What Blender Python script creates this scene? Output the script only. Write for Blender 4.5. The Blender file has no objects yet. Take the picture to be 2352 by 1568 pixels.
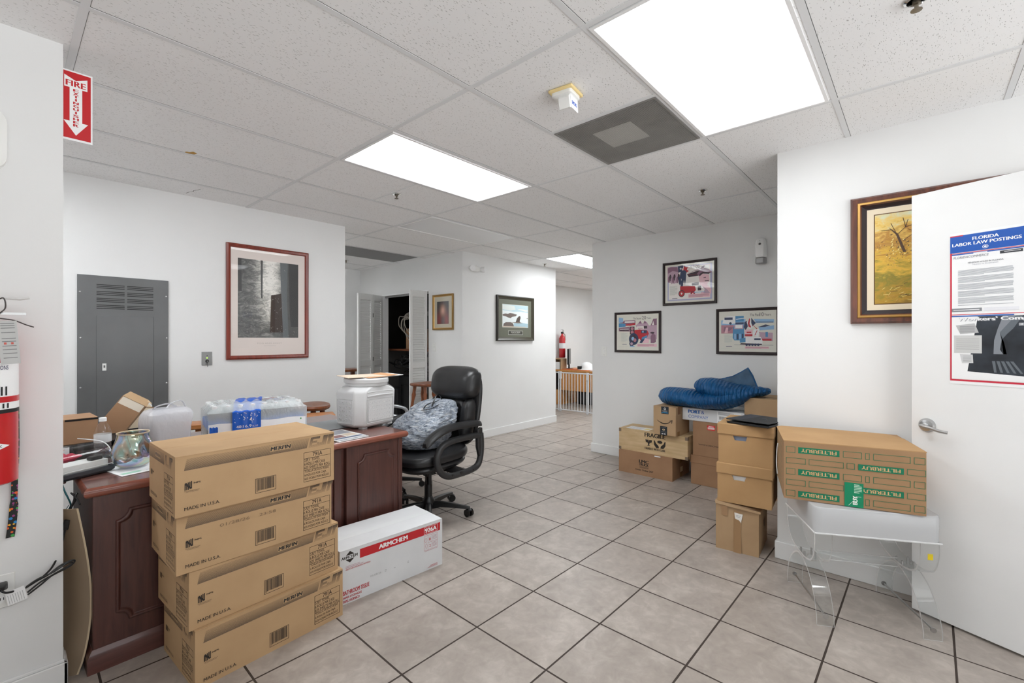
import bpy, math, random
from mathutils import Vector, Matrix, noise
random.seed(11)
SC = bpy.context.scene; COL = SC.collection
R = math.radians; PI = math.pi
# ------------------------------------------------------------------ camera
cd = bpy.data.cameras.new('camera'); cam = bpy.data.objects.new('camera', cd); COL.objects.link(cam)
cam.location = (0, 0, 1.335); cam.rotation_euler = (R(90), 0, R(41.676 - 90))
cd.sensor_width = 36; cd.lens = 1048.24 / 2352 * 36
cd.shift_x = -3.17 / 2352; cd.shift_y = -5.3 / 2352; cd.clip_start = .02
SC.camera = cam
# ------------------------------------------------------------------ world, exposure
wd = bpy.data.worlds.new('world'); SC.world = wd; wd.use_nodes = True
wd.node_tree.nodes['Background'].inputs[0].default_value = (.96, .98, 1, 1)
bgn = wd.node_tree.nodes['Background']; tcw = wd.node_tree.nodes.new('ShaderNodeTexCoord'); sxw = wd.node_tree.nodes.new('ShaderNodeSeparateXYZ'); mrw = wd.node_tree.nodes.new('ShaderNodeMapRange')
wd.node_tree.links.new(tcw.outputs['Generated'], sxw.inputs[0]); wd.node_tree.links.new(sxw.outputs[2], mrw.inputs[0])
for i_, v_ in ((1, -.05), (2, .05), (3, 2.3), (4, .2)): mrw.inputs[i_].default_value = v_      # glow added below the horizon to lift the ceiling, dull sky above
wd.node_tree.links.new(mrw.outputs[0], bgn.inputs[1])
vs = SC.view_settings; vs.view_transform = 'Standard'; vs.look = 'None'; vs.gamma = 1; vs.use_curve_mapping = False
vs.exposure = 0.85
LIGHT = 8.3            # radiance of the troffer diffusers
H = 2.467

# ------------------------------------------------------------------ materials
def lin(c): c /= 255; return c / 12.92 if c <= .04045 else ((c + .055) / 1.055) ** 2.4
def col(r, g, b, k=1.25): return (min(.9, lin(r) * k), min(.9, lin(g) * k), min(.9, lin(b) * k), 1)
MC = {}
def M(c, rough=.6, metal=0, spec=.5, k=1.25, name=None, coat=0):
    key = (c, rough, metal, spec, k, coat)
    if key in MC: return MC[key]
    m = bpy.data.materials.new(name or 'paint'); m.use_nodes = True
    b = m.node_tree.nodes['Principled BSDF']
    b.inputs['Base Color'].default_value = col(*c, k=k); b.inputs['Roughness'].default_value = rough
    b.inputs['Metallic'].default_value = metal; b.inputs['Specular IOR Level'].default_value = spec
    b.inputs['Coat Weight'].default_value = coat; b.inputs['Coat Roughness'].default_value = .1
    MC[key] = m; return m
class NT:
    def __init__(s, name):
        s.m = bpy.data.materials.new(name); s.m.use_nodes = True; s.t = s.m.node_tree; s.n = s.t.nodes
        s.b = s.n['Principled BSDF']; s.out = s.n['Material Output']
    def add(s, typ, ins=None, **kw):
        n = s.n.new(typ)
        for k, v in kw.items(): setattr(n, k, v)
        for k, v in (ins or {}).items():
            if hasattr(v, 'is_linked') or hasattr(v, 'links'): s.t.links.new(v, n.inputs[k])
            else: n.inputs[k].default_value = v
        return n
    def link(s, a, b): s.t.links.new(a, b)
    def math(s, op, a, b=0, c=None, clamp=False):
        d = {0: a, 1: b}
        if c is not None: d[2] = c
        return s.add('ShaderNodeMath', d, operation=op, use_clamp=clamp).outputs[0]
    def obj(s): return s.add('ShaderNodeTexCoord').outputs['Object']
    def map(s, v, scale=(1, 1, 1), rot=(0, 0, 0), loc=(0, 0, 0)):
        return s.add('ShaderNodeMapping', {'Vector': v, 'Scale': scale, 'Rotation': rot, 'Location': loc}).outputs[0]
    def noise(s, v, sc, det=3, rough=.5, dist=0):
        return s.add('ShaderNodeTexNoise', {'Vector': v, 'Scale': sc, 'Detail': det, 'Roughness': rough, 'Distortion': dist})
    def ramp(s, f, stops, interp='LINEAR'):
        n = s.add('ShaderNodeValToRGB', {'Fac': f}); e = n.color_ramp; e.interpolation = interp
        while len(e.elements) < len(stops): e.elements.new(.5)
        for el, (p, c) in zip(e.elements, stops): el.position = p; el.color = c
        return n.outputs[0]
    def mix(s, f, a, b):
        n = s.add('ShaderNodeMix', data_type='RGBA')
        for i, v in ((0, f), (6, a), (7, b)):
            if hasattr(v, 'links'): s.link(v, n.inputs[i])
            else: n.inputs[i].default_value = v
        return n.outputs[2]
    def bump(s, h, strength=.2, dist=.01):
        n = s.add('ShaderNodeBump', {'Strength': strength, 'Distance': dist, 'Height': h}); s.link(n.outputs[0], s.b.inputs['Normal'])
    def set(s, **k):
        for a, v in k.items():
            i = s.b.inputs[a.replace('_', ' ')]
            if hasattr(v, 'links'): s.link(v, i)
            else: i.default_value = v
        return s.m
def mottled(name, c1, c2, scale=4, rough=.7, bump=0, bscale=200, stretch=(1, 1, 1), det=4, spec=.5, coat=0, metal=0, p=(.35, .65)):
    n = NT(name); o = n.map(n.obj(), stretch)
    f = n.noise(o, scale, det).outputs[0]
    c = n.ramp(f, [(p[0], col(*c1)), (p[1], col(*c2))])
    if bump: n.bump(n.noise(n.obj(), bscale, 2).outputs[0], bump, .002)
    n.set(Base_Color=c, Roughness=rough, Coat_Weight=coat, Metallic=metal); n.b.inputs['Specular IOR Level'].default_value = spec
    n.b.inputs['Coat Roughness'].default_value = .12
    return n.m
WALL = mottled('wall_paint', (209, 209, 208), (213, 213, 212), 1.5, .75, .12, 60)
CARD = mottled('cardboard', (160, 132, 100), (167, 139, 106), 6, .8, .06, 300)
CARD_TOWEL = mottled('cardboard_light', (168, 137, 101), (175, 144, 107), 6, .8, .06, 300)
CARD_DARK = mottled('cardboard_dark', (142, 108, 80), (150, 116, 87), 6, .8, .06, 300)
CARD_ARCH = mottled('cardboard_archive', (164, 129, 88), (172, 137, 95), 5, .8, .06, 300)
CARD_WHITE = mottled('cardboard_white', (196, 197, 198), (202, 203, 204), 6, .7, .04, 300)
PLYWOOD = mottled('plywood', (174, 148, 110), (190, 165, 128), 5, .7, .05, 200, (1, 1, 6))
TAPE = M((146, 114, 80), .25, spec=.7)
INK = M((40, 33, 28), .7); INK2 = M((70, 58, 48), .7)
WHITE = M((232, 232, 232), .5); OFFW = M((216, 216, 213), .45); BLACK = M((22, 22, 23), .5); BLACKG = M((18, 18, 19), .25)
RED = M((176, 28, 34), .3, coat=.4); STEEL = M((170, 170, 170), .3, 1); CHROME = M((200, 200, 198), .12, 1)
LEATHER = mottled('black_leather', (29, 29, 30), (36, 36, 37), 8, .33, .25, 120)
CHAIRPL = M((44, 44, 45), .38); CHAIRPL2 = M((26, 26, 27), .3)
PAPER = M((228, 228, 226), .7)
def wood(name, c1, c2, axis=0, rough=.35, sc=3, coat=.2):
    n = NT(name); st = [14, 14, 14]; st[axis] = 1.2
    o = n.map(n.obj(), tuple(st)); f = n.noise(o, sc, 6, .6, .6).outputs[0]
    n.set(Base_Color=n.ramp(f, [(.3, col(*c1)), (.7, col(*c2))]), Roughness=rough, Coat_Weight=coat); n.b.inputs['Coat Roughness'].default_value = .2
    return n.m
MAHOG = wood('mahogany', (62, 36, 32), (84, 50, 43), 2, .38)
MAHOG_H = wood('mahogany_rail', (70, 40, 35), (92, 55, 48), 0, .38)
MAHOG_TOP = wood('mahogany_top', (104, 56, 42), (132, 74, 57), 0, .28, coat=.4)
MAHOG_DESK = wood('mahogany_desktop', (92, 62, 56), (120, 82, 74), 0, .2, coat=.6)
STOOLW = wood('stool_wood', (96, 50, 26), (130, 72, 38), 2, .35)
OAK = wood('oak', (176, 118, 58), (200, 142, 76), 0, .45)
SLABW = wood('slab_wood', (150, 92, 48), (190, 128, 76), 0, .4)
FRAMEW = wood('cherry_frame', (92, 32, 22), (128, 50, 34), 2, .3)
WALNUT = wood('walnut_frame', (62, 30, 22), (108, 60, 40), 2, .35)
DARKF = M((32, 18, 19), .45)
GOLD = M((140, 108, 58), .4, .5); GOLD2 = M((180, 140, 78), .35, .6)
def clear(name, tint=(1, 1, 1, 1), rough=.02, ior=1.45, gloss=(1, 1, 1, 1), base=0.0):
    n = NT(name); n.n.remove(n.b)
    tr = n.add('ShaderNodeBsdfTransparent', {'Color': tint}); gl = n.add('ShaderNodeBsdfGlossy', {'Color': gloss, 'Roughness': rough})
    bf = n.add('ShaderNodeNewGeometry').outputs['Backfacing']      # a thin sheet reflects alike from both sides
    fr = n.add('ShaderNodeFresnel', {'IOR': n.math('ADD', ior, n.math('MULTIPLY', bf, 1 / ior - ior))}).outputs[0]
    if base: fr = n.math('ADD', fr, base, clamp=True)
    mx = n.add('ShaderNodeMixShader', {0: fr, 1: tr.outputs[0], 2: gl.outputs[0]}); n.link(mx.outputs[0], n.out.inputs[0]); return n.m
PANE = clear('picture_glass', ior=1.33)
ACRYL = clear('clear_acrylic', (.97, .98, .98, 1), .03, 1.5)
PET = clear('clear_plastic', (.99, .995, .995, 1), .08, 1.25, base=.03)
def film(name, c, alpha, rough=.3, bump=0):      # thin cloudy plastic: part see-through, part diffuse white
    n = NT(name); n.set(Base_Color=col(*c), Roughness=rough)
    tr = n.add('ShaderNodeBsdfTransparent', {'Color': (1, 1, 1, 1)})
    if bump: n.bump(n.noise(n.map(n.obj(), (1, 1, .6)), 30, 3, .6, .3).outputs[0], bump, .02)
    mx = n.add('ShaderNodeMixShader', {0: alpha, 1: tr.outputs[0], 2: n.b.outputs[0]}); n.link(mx.outputs[0], n.out.inputs[0]); return n.m
ACRYL_EDGE = film('acrylic_edge', (222, 225, 225), .75, .15)
FROST = film('frosted_acrylic', (190, 191, 192), .8, .2)
BAGF = film('cloudy_bag', (206, 206, 211), .6, .22, .25)
# ------------------------------------------------------------------ mesh builder
class MB:
    def __init__(s): s.v = []; s.f = []; s.i = []; s.mats = []; s.T = Matrix()
    def mi(s, m):
        if m not in s.mats: s.mats.append(m)
        return s.mats.index(m)
    def add(s, vs, fs, m):
        o = len(s.v); s.v += [tuple(s.T @ Vector(p)) for p in vs]; k = s.mi(m)
        for f in fs: s.f.append([o + j for j in f]); s.i.append(k)
        return s
    def box(s, x0, y0, z0, x1, y1, z1, m):
        v = [(x, y, z) for z in (z0, z1) for y in (y0, y1) for x in (x0, x1)]
        return s.add(v, [(0, 2, 3, 1), (4, 5, 7, 6), (0, 1, 5, 4), (2, 6, 7, 3), (0, 4, 6, 2), (1, 3, 7, 5)], m)
    def loft(s, rings, m, cap0=True, cap1=True, closed=True):
        n = len(rings[0]); v = [p for r in rings for p in r]; f = []
        for a in range(len(rings) - 1):
            for b in range(n if closed else n - 1):
                c = (b + 1) % n; f.append((a * n + b, a * n + c, (a + 1) * n + c, (a + 1) * n + b))
        if cap0: f.append(tuple(range(n))[::-1])
        if cap1: f.append(tuple((len(rings) - 1) * n + k for k in range(n)))
        return s.add(v, f, m)
    def tube(s, pts, r, m, seg=8, cap=True, flat=1, up=None):
        pts = [Vector(p) for p in pts]; rs = r if isinstance(r, (list, tuple)) else [r] * len(pts); rings = []; ref = None
        for i, p in enumerate(pts):
            t = (pts[min(i + 1, len(pts) - 1)] - pts[max(i - 1, 0)]).normalized()
            if ref is None: ref = Vector(up) if up else (Vector((0, 0, 1)) if abs(t.z) < .9 else Vector((1, 0, 0)))
            u = (ref - t * ref.dot(t)).normalized(); w = t.cross(u); ref = u
            rings.append([tuple(p + (u * math.cos(2 * PI * k / seg) * flat + w * math.sin(2 * PI * k / seg)) * rs[i]) for k in range(seg)])
        return s.loft(rings, m, cap, cap)
    def cyl(s, p0, p1, r0, m, r1=None, seg=20): return s.tube([p0, p1], [r0, r0 if r1 is None else r1], m, seg)
    def lathe(s, prof, m, o=(0, 0, 0), seg=28, axis='z', cap=True):
        rings = []
        for r, z in prof:
            ring = []
            for k in range(seg):
                a = 2 * PI * k / seg; x, y = r * math.cos(a), r * math.sin(a)
                q = (x, y, z) if axis == 'z' else ((z, x, y) if axis == 'x' else (y, z, x))
                ring.append((o[0] + q[0], o[1] + q[1], o[2] + q[2]))
            rings.append(ring)
        return s.loft(rings, m, cap, cap)
    def prism(s, poly, a0, a1, m, plane='xy'):
        P3 = {'xy': lambda p, a: (p[0], p[1], a), 'xz': lambda p, a: (p[0], a, p[1]), 'yz': lambda p, a: (a, p[0], p[1])}[plane]
        return s.loft([[P3(p, a0) for p in poly], [P3(p, a1) for p in poly]], m)
    def frame(s, x0, z0, x1, z1, prof, mats):   # mitred picture frame, prof = [(inset, y)], in the local xz plane
        rs = [[(x0 + i, y, z0 + i), (x1 - i, y, z0 + i), (x1 - i, y, z1 - i), (x0 + i, y, z1 - i)] for i, y in prof]
        for k in range(len(rs) - 1):
            m = mats[k] if isinstance(mats, (list, tuple)) else mats
            s.loft([rs[k], rs[k + 1]], m, False, False)
        return s
    def build(s, name, parent=None, bevel=0, seg=2, sub=0, ang=38, wn=False):
        me = bpy.data.meshes.new(name); me.from_pydata(s.v, [], s.f)
        for m in s.mats: me.materials.append(m)
        me.polygons.foreach_set('material_index', s.i); me.polygons.foreach_set('use_smooth', [True] * len(s.f)); me.update()
        me.set_sharp_from_angle(angle=R(ang))
        o = bpy.data.objects.new(name, me); COL.objects.link(o)
        if parent: o.parent = parent
        if bevel:
            b = o.modifiers.new('b', 'BEVEL'); b.width = bevel; b.segments = seg; b.limit_method = 'ANGLE'; b.angle_limit = R(40); b.use_clamp_overlap = True
        if sub:
            b = o.modifiers.new('s', 'SUBSURF'); b.levels = sub; b.render_levels = sub
        return o
_TX = {}
def text_mesh(t, bold, shear, space):
    k = (t, bold, shear, space)
    if k not in _TX:
        cu = bpy.data.curves.new('t', 'FONT'); cu.body = t; cu.size = 1; cu.offset = bold; cu.shear = shear; cu.resolution_u = 3; cu.space_character = space
        o = bpy.data.objects.new('t', cu); COL.objects.link(o); me = bpy.data.meshes.new_from_object(o)
        v = [tuple(p.co) for p in me.vertices]; f = [tuple(p.vertices) for p in me.polygons]
        bpy.data.objects.remove(o); bpy.data.curves.remove(cu); bpy.data.meshes.remove(me)
        _TX[k] = (v, f)
    return _TX[k]
class PL:        # printing on a plane of a mesh: o = lower left corner, u right, v up
    def __init__(s, mb, o, u, v, e=.0004, de=.00003):
        s.mb = mb; s.o = Vector(o); s.u = Vector(u).normalized(); s.v = Vector(v).normalized(); s.n = s.u.cross(s.v); s.e = e; s.de = de
    def pt(s, x, y): return tuple(s.o + s.u * x + s.v * y + s.n * s.e)
    def poly(s, pts, m): s.mb.add([s.pt(*p) for p in pts], [tuple(range(len(pts)))], m); s.e += s.de; return s
    def rect(s, x0, y0, x1, y1, m): return s.poly([(x0, y0), (x1, y0), (x1, y1), (x0, y1)], m)
    def ell(s, cx, cy, rx, ry, m, seg=20, a0=0, a1=360, rot=0):
        c, d = math.cos(R(rot)), math.sin(R(rot)); P = []
        for k in range(seg + (a1 - a0 < 360)):
            a = R(a0 + (a1 - a0) * k / seg); x, y = rx * math.cos(a), ry * math.sin(a); P.append((cx + x * c - y * d, cy + x * d + y * c))
        return s.poly(P, m)
    def line(s, pts, w, m):
        for a, b in zip(pts, pts[1:]):
            d = Vector((b[0] - a[0], b[1] - a[1])); d = d.normalized() if d.length else d; q = Vector((-d.y, d.x)) * w / 2
            s.mb.add([s.pt(a[0] - q.x, a[1] - q.y), s.pt(b[0] - q.x, b[1] - q.y), s.pt(b[0] + q.x, b[1] + q.y), s.pt(a[0] + q.x, a[1] + q.y)], [(0, 1, 2, 3)], m)
        s.e += s.de; return s
    def out(s, x0, y0, x1, y1, w, m): return s.line([(x0, y0 + w / 2), (x1, y0 + w / 2)], w, m).line([(x0, y1 - w / 2), (x1, y1 - w / 2)], w, m).line([(x0 + w / 2, y0), (x0 + w / 2, y1)], w, m).line([(x1 - w / 2, y0), (x1 - w / 2, y1)], w, m)
    def text(s, t, x, y, h, m, w=None, bold=.0, shear=0, rot=0, align='l', space=1):
        v, f = text_mesh(t, 0, shear, space)
        if not v: return s
        x0 = min(p[0] for p in v); x1 = max(p[0] for p in v); y0 = min(p[1] for p in v); y1 = max(p[1] for p in v)
        ky = h / (y1 - y0); kx = w / (x1 - x0) if w else ky; W = (x1 - x0) * kx
        dx = {'l': 0, 'c': -W / 2, 'r': -W}[align]; c, d = math.cos(R(rot)), math.sin(R(rot)); P = []
        for p in v:
            a = (p[0] - x0) * kx + dx; b = (p[1] - y0) * ky; P.append((x + a * c - b * d, y + a * d + b * c))
        n_ = 0 if bold < .008 else (1 if bold < .025 else 2)
        for q in range(-n_, n_ + 1):
            t_ = q * bold * h * .9; s.mb.add([s.pt(a + t_ * c, b + t_ * d) for a, b in P], f, m); s.e += s.de * .3
        s.e += s.de; return s
def thing(name, label, cat, loc=(0, 0, 0), rz=0, group=None):
    o = bpy.data.objects.new(name, None); COL.objects.link(o); o.location = loc; o.rotation_euler = (0, 0, R(rz)); o.empty_display_size = .05
    return tag(o, label, cat, group)
def tag(o, label, cat, group=None):
    o['label'] = label; o['category'] = cat
    if group: o['group'] = group
    return o
def struct(o, label=None):
    o['kind'] = 'structure'
    if label: o['label'] = label
    return o
def copy_tree(o, parent=None):
    c = o.copy(); COL.objects.link(c)
    if parent: c.parent = parent
    for ch in list(o.children): copy_tree(ch, c)
    return c
def at(o, loc, rz=0): o.location = loc; o.rotation_euler = (0, 0, R(rz)); return o
def rr(w, d, r, z, n=5, cx=0, cy=0):     # rounded rectangle ring
    P = []
    for q, (sx, sy) in enumerate(((1, 1), (-1, 1), (-1, -1), (1, -1))):
        for k in range(n + 1):
            a = PI / 2 * q + PI / 2 * k / n; P.append((cx + sx * (w / 2 - r) + r * math.cos(a), cy + sy * (d / 2 - r) + r * math.sin(a), z))
    return P
def smooth_path(pts, n=8):
    pts = [Vector(p) for p in pts]; P = [pts[0]] + pts + [pts[-1]]; out = []
    for i in range(1, len(P) - 2):
        for k in range(n):
            t = k / n; a, b, c, d = P[i - 1], P[i], P[i + 1], P[i + 2]
            out.append(.5 * ((2 * b) + (c - a) * t + (2 * a - 5 * b + 4 * c - d) * t * t + (3 * b - a - 3 * c + d) * t ** 3))
    out.append(pts[-1]); return [tuple(p) for p in out]
# ================================================================== THE SETTING
# floor ------------------------------------------------------------
n = NT('floor_tiles'); o = n.add('ShaderNodeTexCoord').outputs['Object']
T = .4072; a = R(.79)
mp = n.add('ShaderNodeMapping', {'Vector': o, 'Location': (0, 0, 0), 'Rotation': (0, 0, a)}).outputs[0]
ox = (1.865 * math.cos(a) - .714 * math.sin(a)) / T; oy = (1.865 * math.sin(a) + .714 * math.cos(a)) / T
sx = n.add('ShaderNodeSeparateXYZ', {0: mp}); u = n.math('SUBTRACT', n.math('DIVIDE', sx.outputs[0], T), ox); v = n.math('SUBTRACT', n.math('DIVIDE', sx.outputs[1], T), oy)
def edge(q):
    fr = n.math('FRACT', n.math('ADD', q, .5)); return n.math('ABSOLUTE', n.math('SUBTRACT', fr, .5))
d = n.math('MINIMUM', edge(u), edge(v)); wob = n.noise(o, 9, 2).outputs[0]
g = n.math('LESS_THAN', d, n.math('ADD', .0082, n.math('MULTIPLY', wob, .0035)))
cell = n.add('ShaderNodeCombineXYZ', {0: n.math('ROUND', n.math('SUBTRACT', u, .5)), 1: n.math('ROUND', n.math('SUBTRACT', v, .5))}).outputs[0]
wn = n.add('ShaderNodeTexWhiteNoise', {0: cell}).outputs[0]
off = n.add('ShaderNodeVectorMath', {0: o, 1: n.add('ShaderNodeTexWhiteNoise', {0: cell}).outputs[1]}, operation='ADD').outputs[0]
f1 = n.noise(off, 5, 5, .62, .4).outputs[0]; f2 = n.noise(off, 17, 4, .6, .8).outputs[0]
c = n.ramp(n.math('ADD', n.math('MULTIPLY', f1, .6), n.math('MULTIPLY', f2, .4)), [(.36, col(152, 142, 134, 1.03)), (.52, col(167, 157, 148, 1.03)), (.68, col(187, 178, 169, 1.03))])
hs = n.add('ShaderNodeHueSaturation', {'Color': c, 'Value': n.math('ADD', .95, n.math('MULTIPLY', wn, .08))}).outputs[0]
cc = n.mix(g, hs, col(52, 42, 36))
n.bump(n.math('MULTIPLY', g, -1), .5, .003)
FLOOR = n.set(Base_Color=cc, Roughness=n.math('ADD', n.math('MULTIPLY', g, .4), n.math('ADD', .3, n.math('MULTIPLY', f1, .18))))
m = MB().box(-1.8, -2.2, -.05, 11, 8.2, 0, FLOOR); struct(m.build('floor'), 'mottled beige square floor tiles with dark grout')
# ceiling: lay-in tiles with fissures, hanging tee bars ---------------
n = NT('ceiling_tile'); o = n.obj()
def fis(st, rot, sc, th, seed):
    q = n.map(o, st, (0, 0, R(rot)), (seed, seed * 1.7, 0)); w = n.noise(q, sc * .6, 2, .5).outputs[1]
    q2 = n.add('ShaderNodeVectorMath', {0: q, 1: n.add('ShaderNodeVectorMath', {0: w, 'Scale': .012}, operation='SCALE').outputs[0]}, operation='ADD').outputs[0]
    vo = n.add('ShaderNodeTexVoronoi', {'Vector': q2, 'Scale': sc}); rnd = n.add('ShaderNodeSeparateColor', {0: vo.outputs['Color']}).outputs[0]
    return n.math('LESS_THAN', vo.outputs['Distance'], n.math('MULTIPLY', n.math('GREATER_THAN', rnd, .45), n.math('MULTIPLY', rnd, th)))
k1 = fis((1, 4.2, 1), 20, 42, .235, 3); k2 = fis((1, 4.4, 1), 110, 44, .22, 9); k3 = fis((1, 1, 1), 0, 120, .18, 5)
pit = n.math('MAXIMUM', n.math('MAXIMUM', k1, k2), k3)
bc = n.ramp(n.noise(o, 2.2, 3).outputs[0], [(.3, col(222, 224, 226)), (.7, col(226, 227, 229))])
n.bump(n.math('MULTIPLY', pit, -1), .35, .003)
CEILM = n.set(Base_Color=n.mix(n.math('MULTIPLY', pit, .62), bc, col(120, 118, 114)), Roughness=.9)
BAR = M((205, 206, 207), .6); GAP = M((70, 70, 68), .9); GAP_SHADE = M((88, 88, 86), .9)
m = MB().box(-1.8, -2.2, H + .003, 11, 8.2, H + .06, CEILM)
CX0, CY0 = 1.4095, 3.958; TL = .6096
pl = PL(m, (0, 0, H + .003), (1, 0, 0), (0, -1, 0), .0004)
def cp(pts, mm): pl.poly([(x, -y) for x, y in pts], mm)
STAIN = M((170, 130, 60), .9)
cp([(.742, 3.338), (.79, 3.33), (.80, 3.30), (.775, 3.285), (.762, 3.31), (.745, 3.315)], STAIN)
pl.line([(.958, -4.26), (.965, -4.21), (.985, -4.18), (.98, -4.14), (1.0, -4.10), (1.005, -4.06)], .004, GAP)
struct(m.build('ceiling'), 'white fissured suspended ceiling tiles')
m = MB()
bars_y = [CY0 - k * TL for k in range(-7, 11)]
def barx(x, y0, y1, w=.024): m.box(x - w / 2, y0, H, x + w / 2, y1, H + .0028, BAR)
def bary(y, x0, x1, w=.024): m.box(x0, y - w / 2, H + .0004, x1, y + w / 2, H + .0028, BAR)
xs = [CX0 + k * 2 * TL for k in range(-3, 8)]
for x in xs: barx(x, -2.2, 8.2); m.box(x + .012, -2.2, H + .0022, x + .0138, 8.2, H + .0029, GAP_SHADE)  # thin dark strip paints the shadow line beside each bar
for y in bars_y: bary(y, -1.8, 11); m.box(-1.8, y - .0142, H + .0022, 11, y - .012, H + .0029, GAP_SHADE)
barx(CX0 + TL, .91 + .0, 1.52); barx(CX0 + TL, 2.739 + .0, 3.348, .010)
struct(m.build('trim_1'), 'white tee bar grid of the suspended ceiling')
# walls ------------------------------------------------------------
def wall(name, x0, y0, x1, y1, z0=0, z1=H + .02, lab=None, mat=WALL): return struct(MB().box(x0, y0, z0, x1, y1, z1, mat).build(name), lab)
wall('wall_near_left', -1.8, 2.465, .16, 2.565, lab='white wall with the fire extinguisher')
wall('wall_rear', -1.8, 4.33, 2.31, 4.45, lab='white wall behind the desk')
m = MB()   # block with the closet opening on its west side
m.box(3.956, 6.25, 0, 4.06, 6.91, H + .02, WALL).box(3.956, 4.40, 0, 4.06, 5.10, H + .02, WALL).box(3.956, 5.10, 2.02, 4.06, 6.25, H + .02, WALL)
m.box(4.06, 4.40, 0, 5.97, 4.50, H + .02, WALL).box(5.87, 4.50, 0, 5.97, 8.2, H + .02, WALL)
struct(m.build('wall_closet_block'), 'white corner block that holds the closet')
wall('wall_corridor_end', -1.8, 6.91, 3.956, 7.01)
wall('wall_poster', 4.68, .65, 4.79, 2.908, lab='white wall with three framed posters')
wall('wall_near_right', 3.16, -2.2, 4.79, .65, lab='white wall with the landscape painting')
wall('wall_far_room', 5.97, 5.72, 11, 5.82); wall('wall_far_side', 10.9, -2.2, 11, 5.72); wall('wall_far_near', 4.79, -.6, 10.9, -.5)
wall('wall_left', -1.9, -2.2, -1.8, 8.2)
# wall behind the camera; its wide opening is added to let light in
m = MB().box(-1.8, -2.3, 0, 3.16, -2.2, .1, WALL).box(-1.8, -2.3, 2.35, 3.16, -2.2, H + .02, WALL).box(-1.8, -2.3, .1, -1.6, -2.2, 2.35, WALL).box(2.9, -2.3, .1, 3.16, -2.2, 2.35, WALL)
struct(m.build('wall_camera_side'))
w = struct(MB().frame(-1.6, .1, 2.9, 2.35, [(0, -2.2), (0, -2.19), (.05, -2.19), (.05, -2.26)], WHITE).build('added_window_1'))  # unseen frame round the opening added for light
# closet inside: shade painted in as dark wall colours
DARKW = M((50, 38, 30), .8); DARKW2 = M((22, 18, 16), .9); CLW_SHADE = M((120, 118, 116), .8)
m = MB().box(4.06, 6.6, 0, 4.8, 6.7, 1.15, CLW_SHADE).box(4.06, 6.6, 1.15, 4.8, 6.7, 2.4, DARKW2).box(4.06, 5.0, 0, 4.8, 5.06, 2.4, DARKW2).box(4.75, 5.06, 1.15, 4.8, 6.6, 2.4, DARKW2).box(4.75, 5.06, 0, 4.8, 6.6, 1.15, CLW_SHADE).box(4.06, 5.06, 2.3, 4.8, 6.6, 2.36, DARKW2)
struct(m.build('wall_closet_inside'), 'unfinished inside of the closet, shade painted into its dark colour')
# baseboards
BB = M((214, 214, 213), .45)
def bb(name, pts, t=.013, h=.105):
    m = MB()
    for (x0, y0, x1, y1) in pts:
        m.box(min(x0, x1) - (t if x0 == x1 else 0), min(y0, y1) - (t if y0 == y1 else 0), 0, max(x0, x1), max(y0, y1), h - .012, BB)
        m.box(min(x0, x1) - (t * .55 if x0 == x1 else 0), min(y0, y1) - (t * .55 if y0 == y1 else 0), h - .012, max(x0, x1), max(y0, y1), h, BB)
    struct(m.build(name, bevel=.003))
m = MB().box(-1.8, 2.452, 0, .173, 2.465, .093, BB).box(-1.8, 2.457, .093, .168, 2.465, .105, BB).box(.16, 2.452, 0, .173, 2.565, .093, BB).box(.16, 2.457, .093, .168, 2.565, .105, BB); struct(m.build('baseboard_near_left', bevel=.003))
bb('baseboard_rear', [(-1.8, 4.33, 2.31, 4.33)])
m = MB().box(3.943, 4.387, 0, 5.983, 4.40, .105, BB).box(3.943, 4.40, 0, 3.956, 5.03, .105, BB).box(5.97, 4.40, 0, 5.983, 5.72, .105, BB); struct(m.build('baseboard_closet_block', bevel=.004))
m = MB().box(4.667, .65, 0, 4.68, 2.921, .105, BB).box(4.68, 2.908, 0, 4.79, 2.921, .105, BB); struct(m.build('baseboard_poster', bevel=.004))
m = MB().box(3.147, -2.2, 0, 3.16, .663, .105, BB).box(3.16, .65, 0, 4.667, .663, .105, BB); struct(m.build('baseboard_near_right', bevel=.004))
struct(MB().box(5.983, 5.707, 0, 10.9, 5.72, .105, BB).build('baseboard_far_room'))
# ---- bifold closet doors (louvred leaves)
LV = M((206, 206, 204), .5)
def leaf_mesh(w=.285, h=1.99, t=.03):
    m = MB().box(0, 0, 0, .04, t, h, LV).box(w - .04, 0, 0, w, t, h, LV).box(.04, 0, 0, w - .04, t, .16, LV).box(.04, 0, h - .09, w - .04, t, h, LV).box(.04, 0, .93, w - .04, t, 1.01, LV)
    for z0, z1 in ((.165, .93), (1.015, h - .09)):
        k = int((z1 - z0) / .034)
        for i in range(k):
            z = z0 + (i + .5) * (z1 - z0) / k
            m.add([(.04, .004, z - .018), (w - .04, .004, z - .018), (w - .04, t - .004, z + .018), (.04, t - .004, z + .018), (.04, .008, z - .022), (w - .04, .008, z - .022), (w - .04, t, z + .014), (.04, t, z + .014)], [(0, 1, 2, 3), (4, 7, 6, 5), (0, 4, 5, 1), (2, 6, 7, 3)], LV)
    return m
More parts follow.
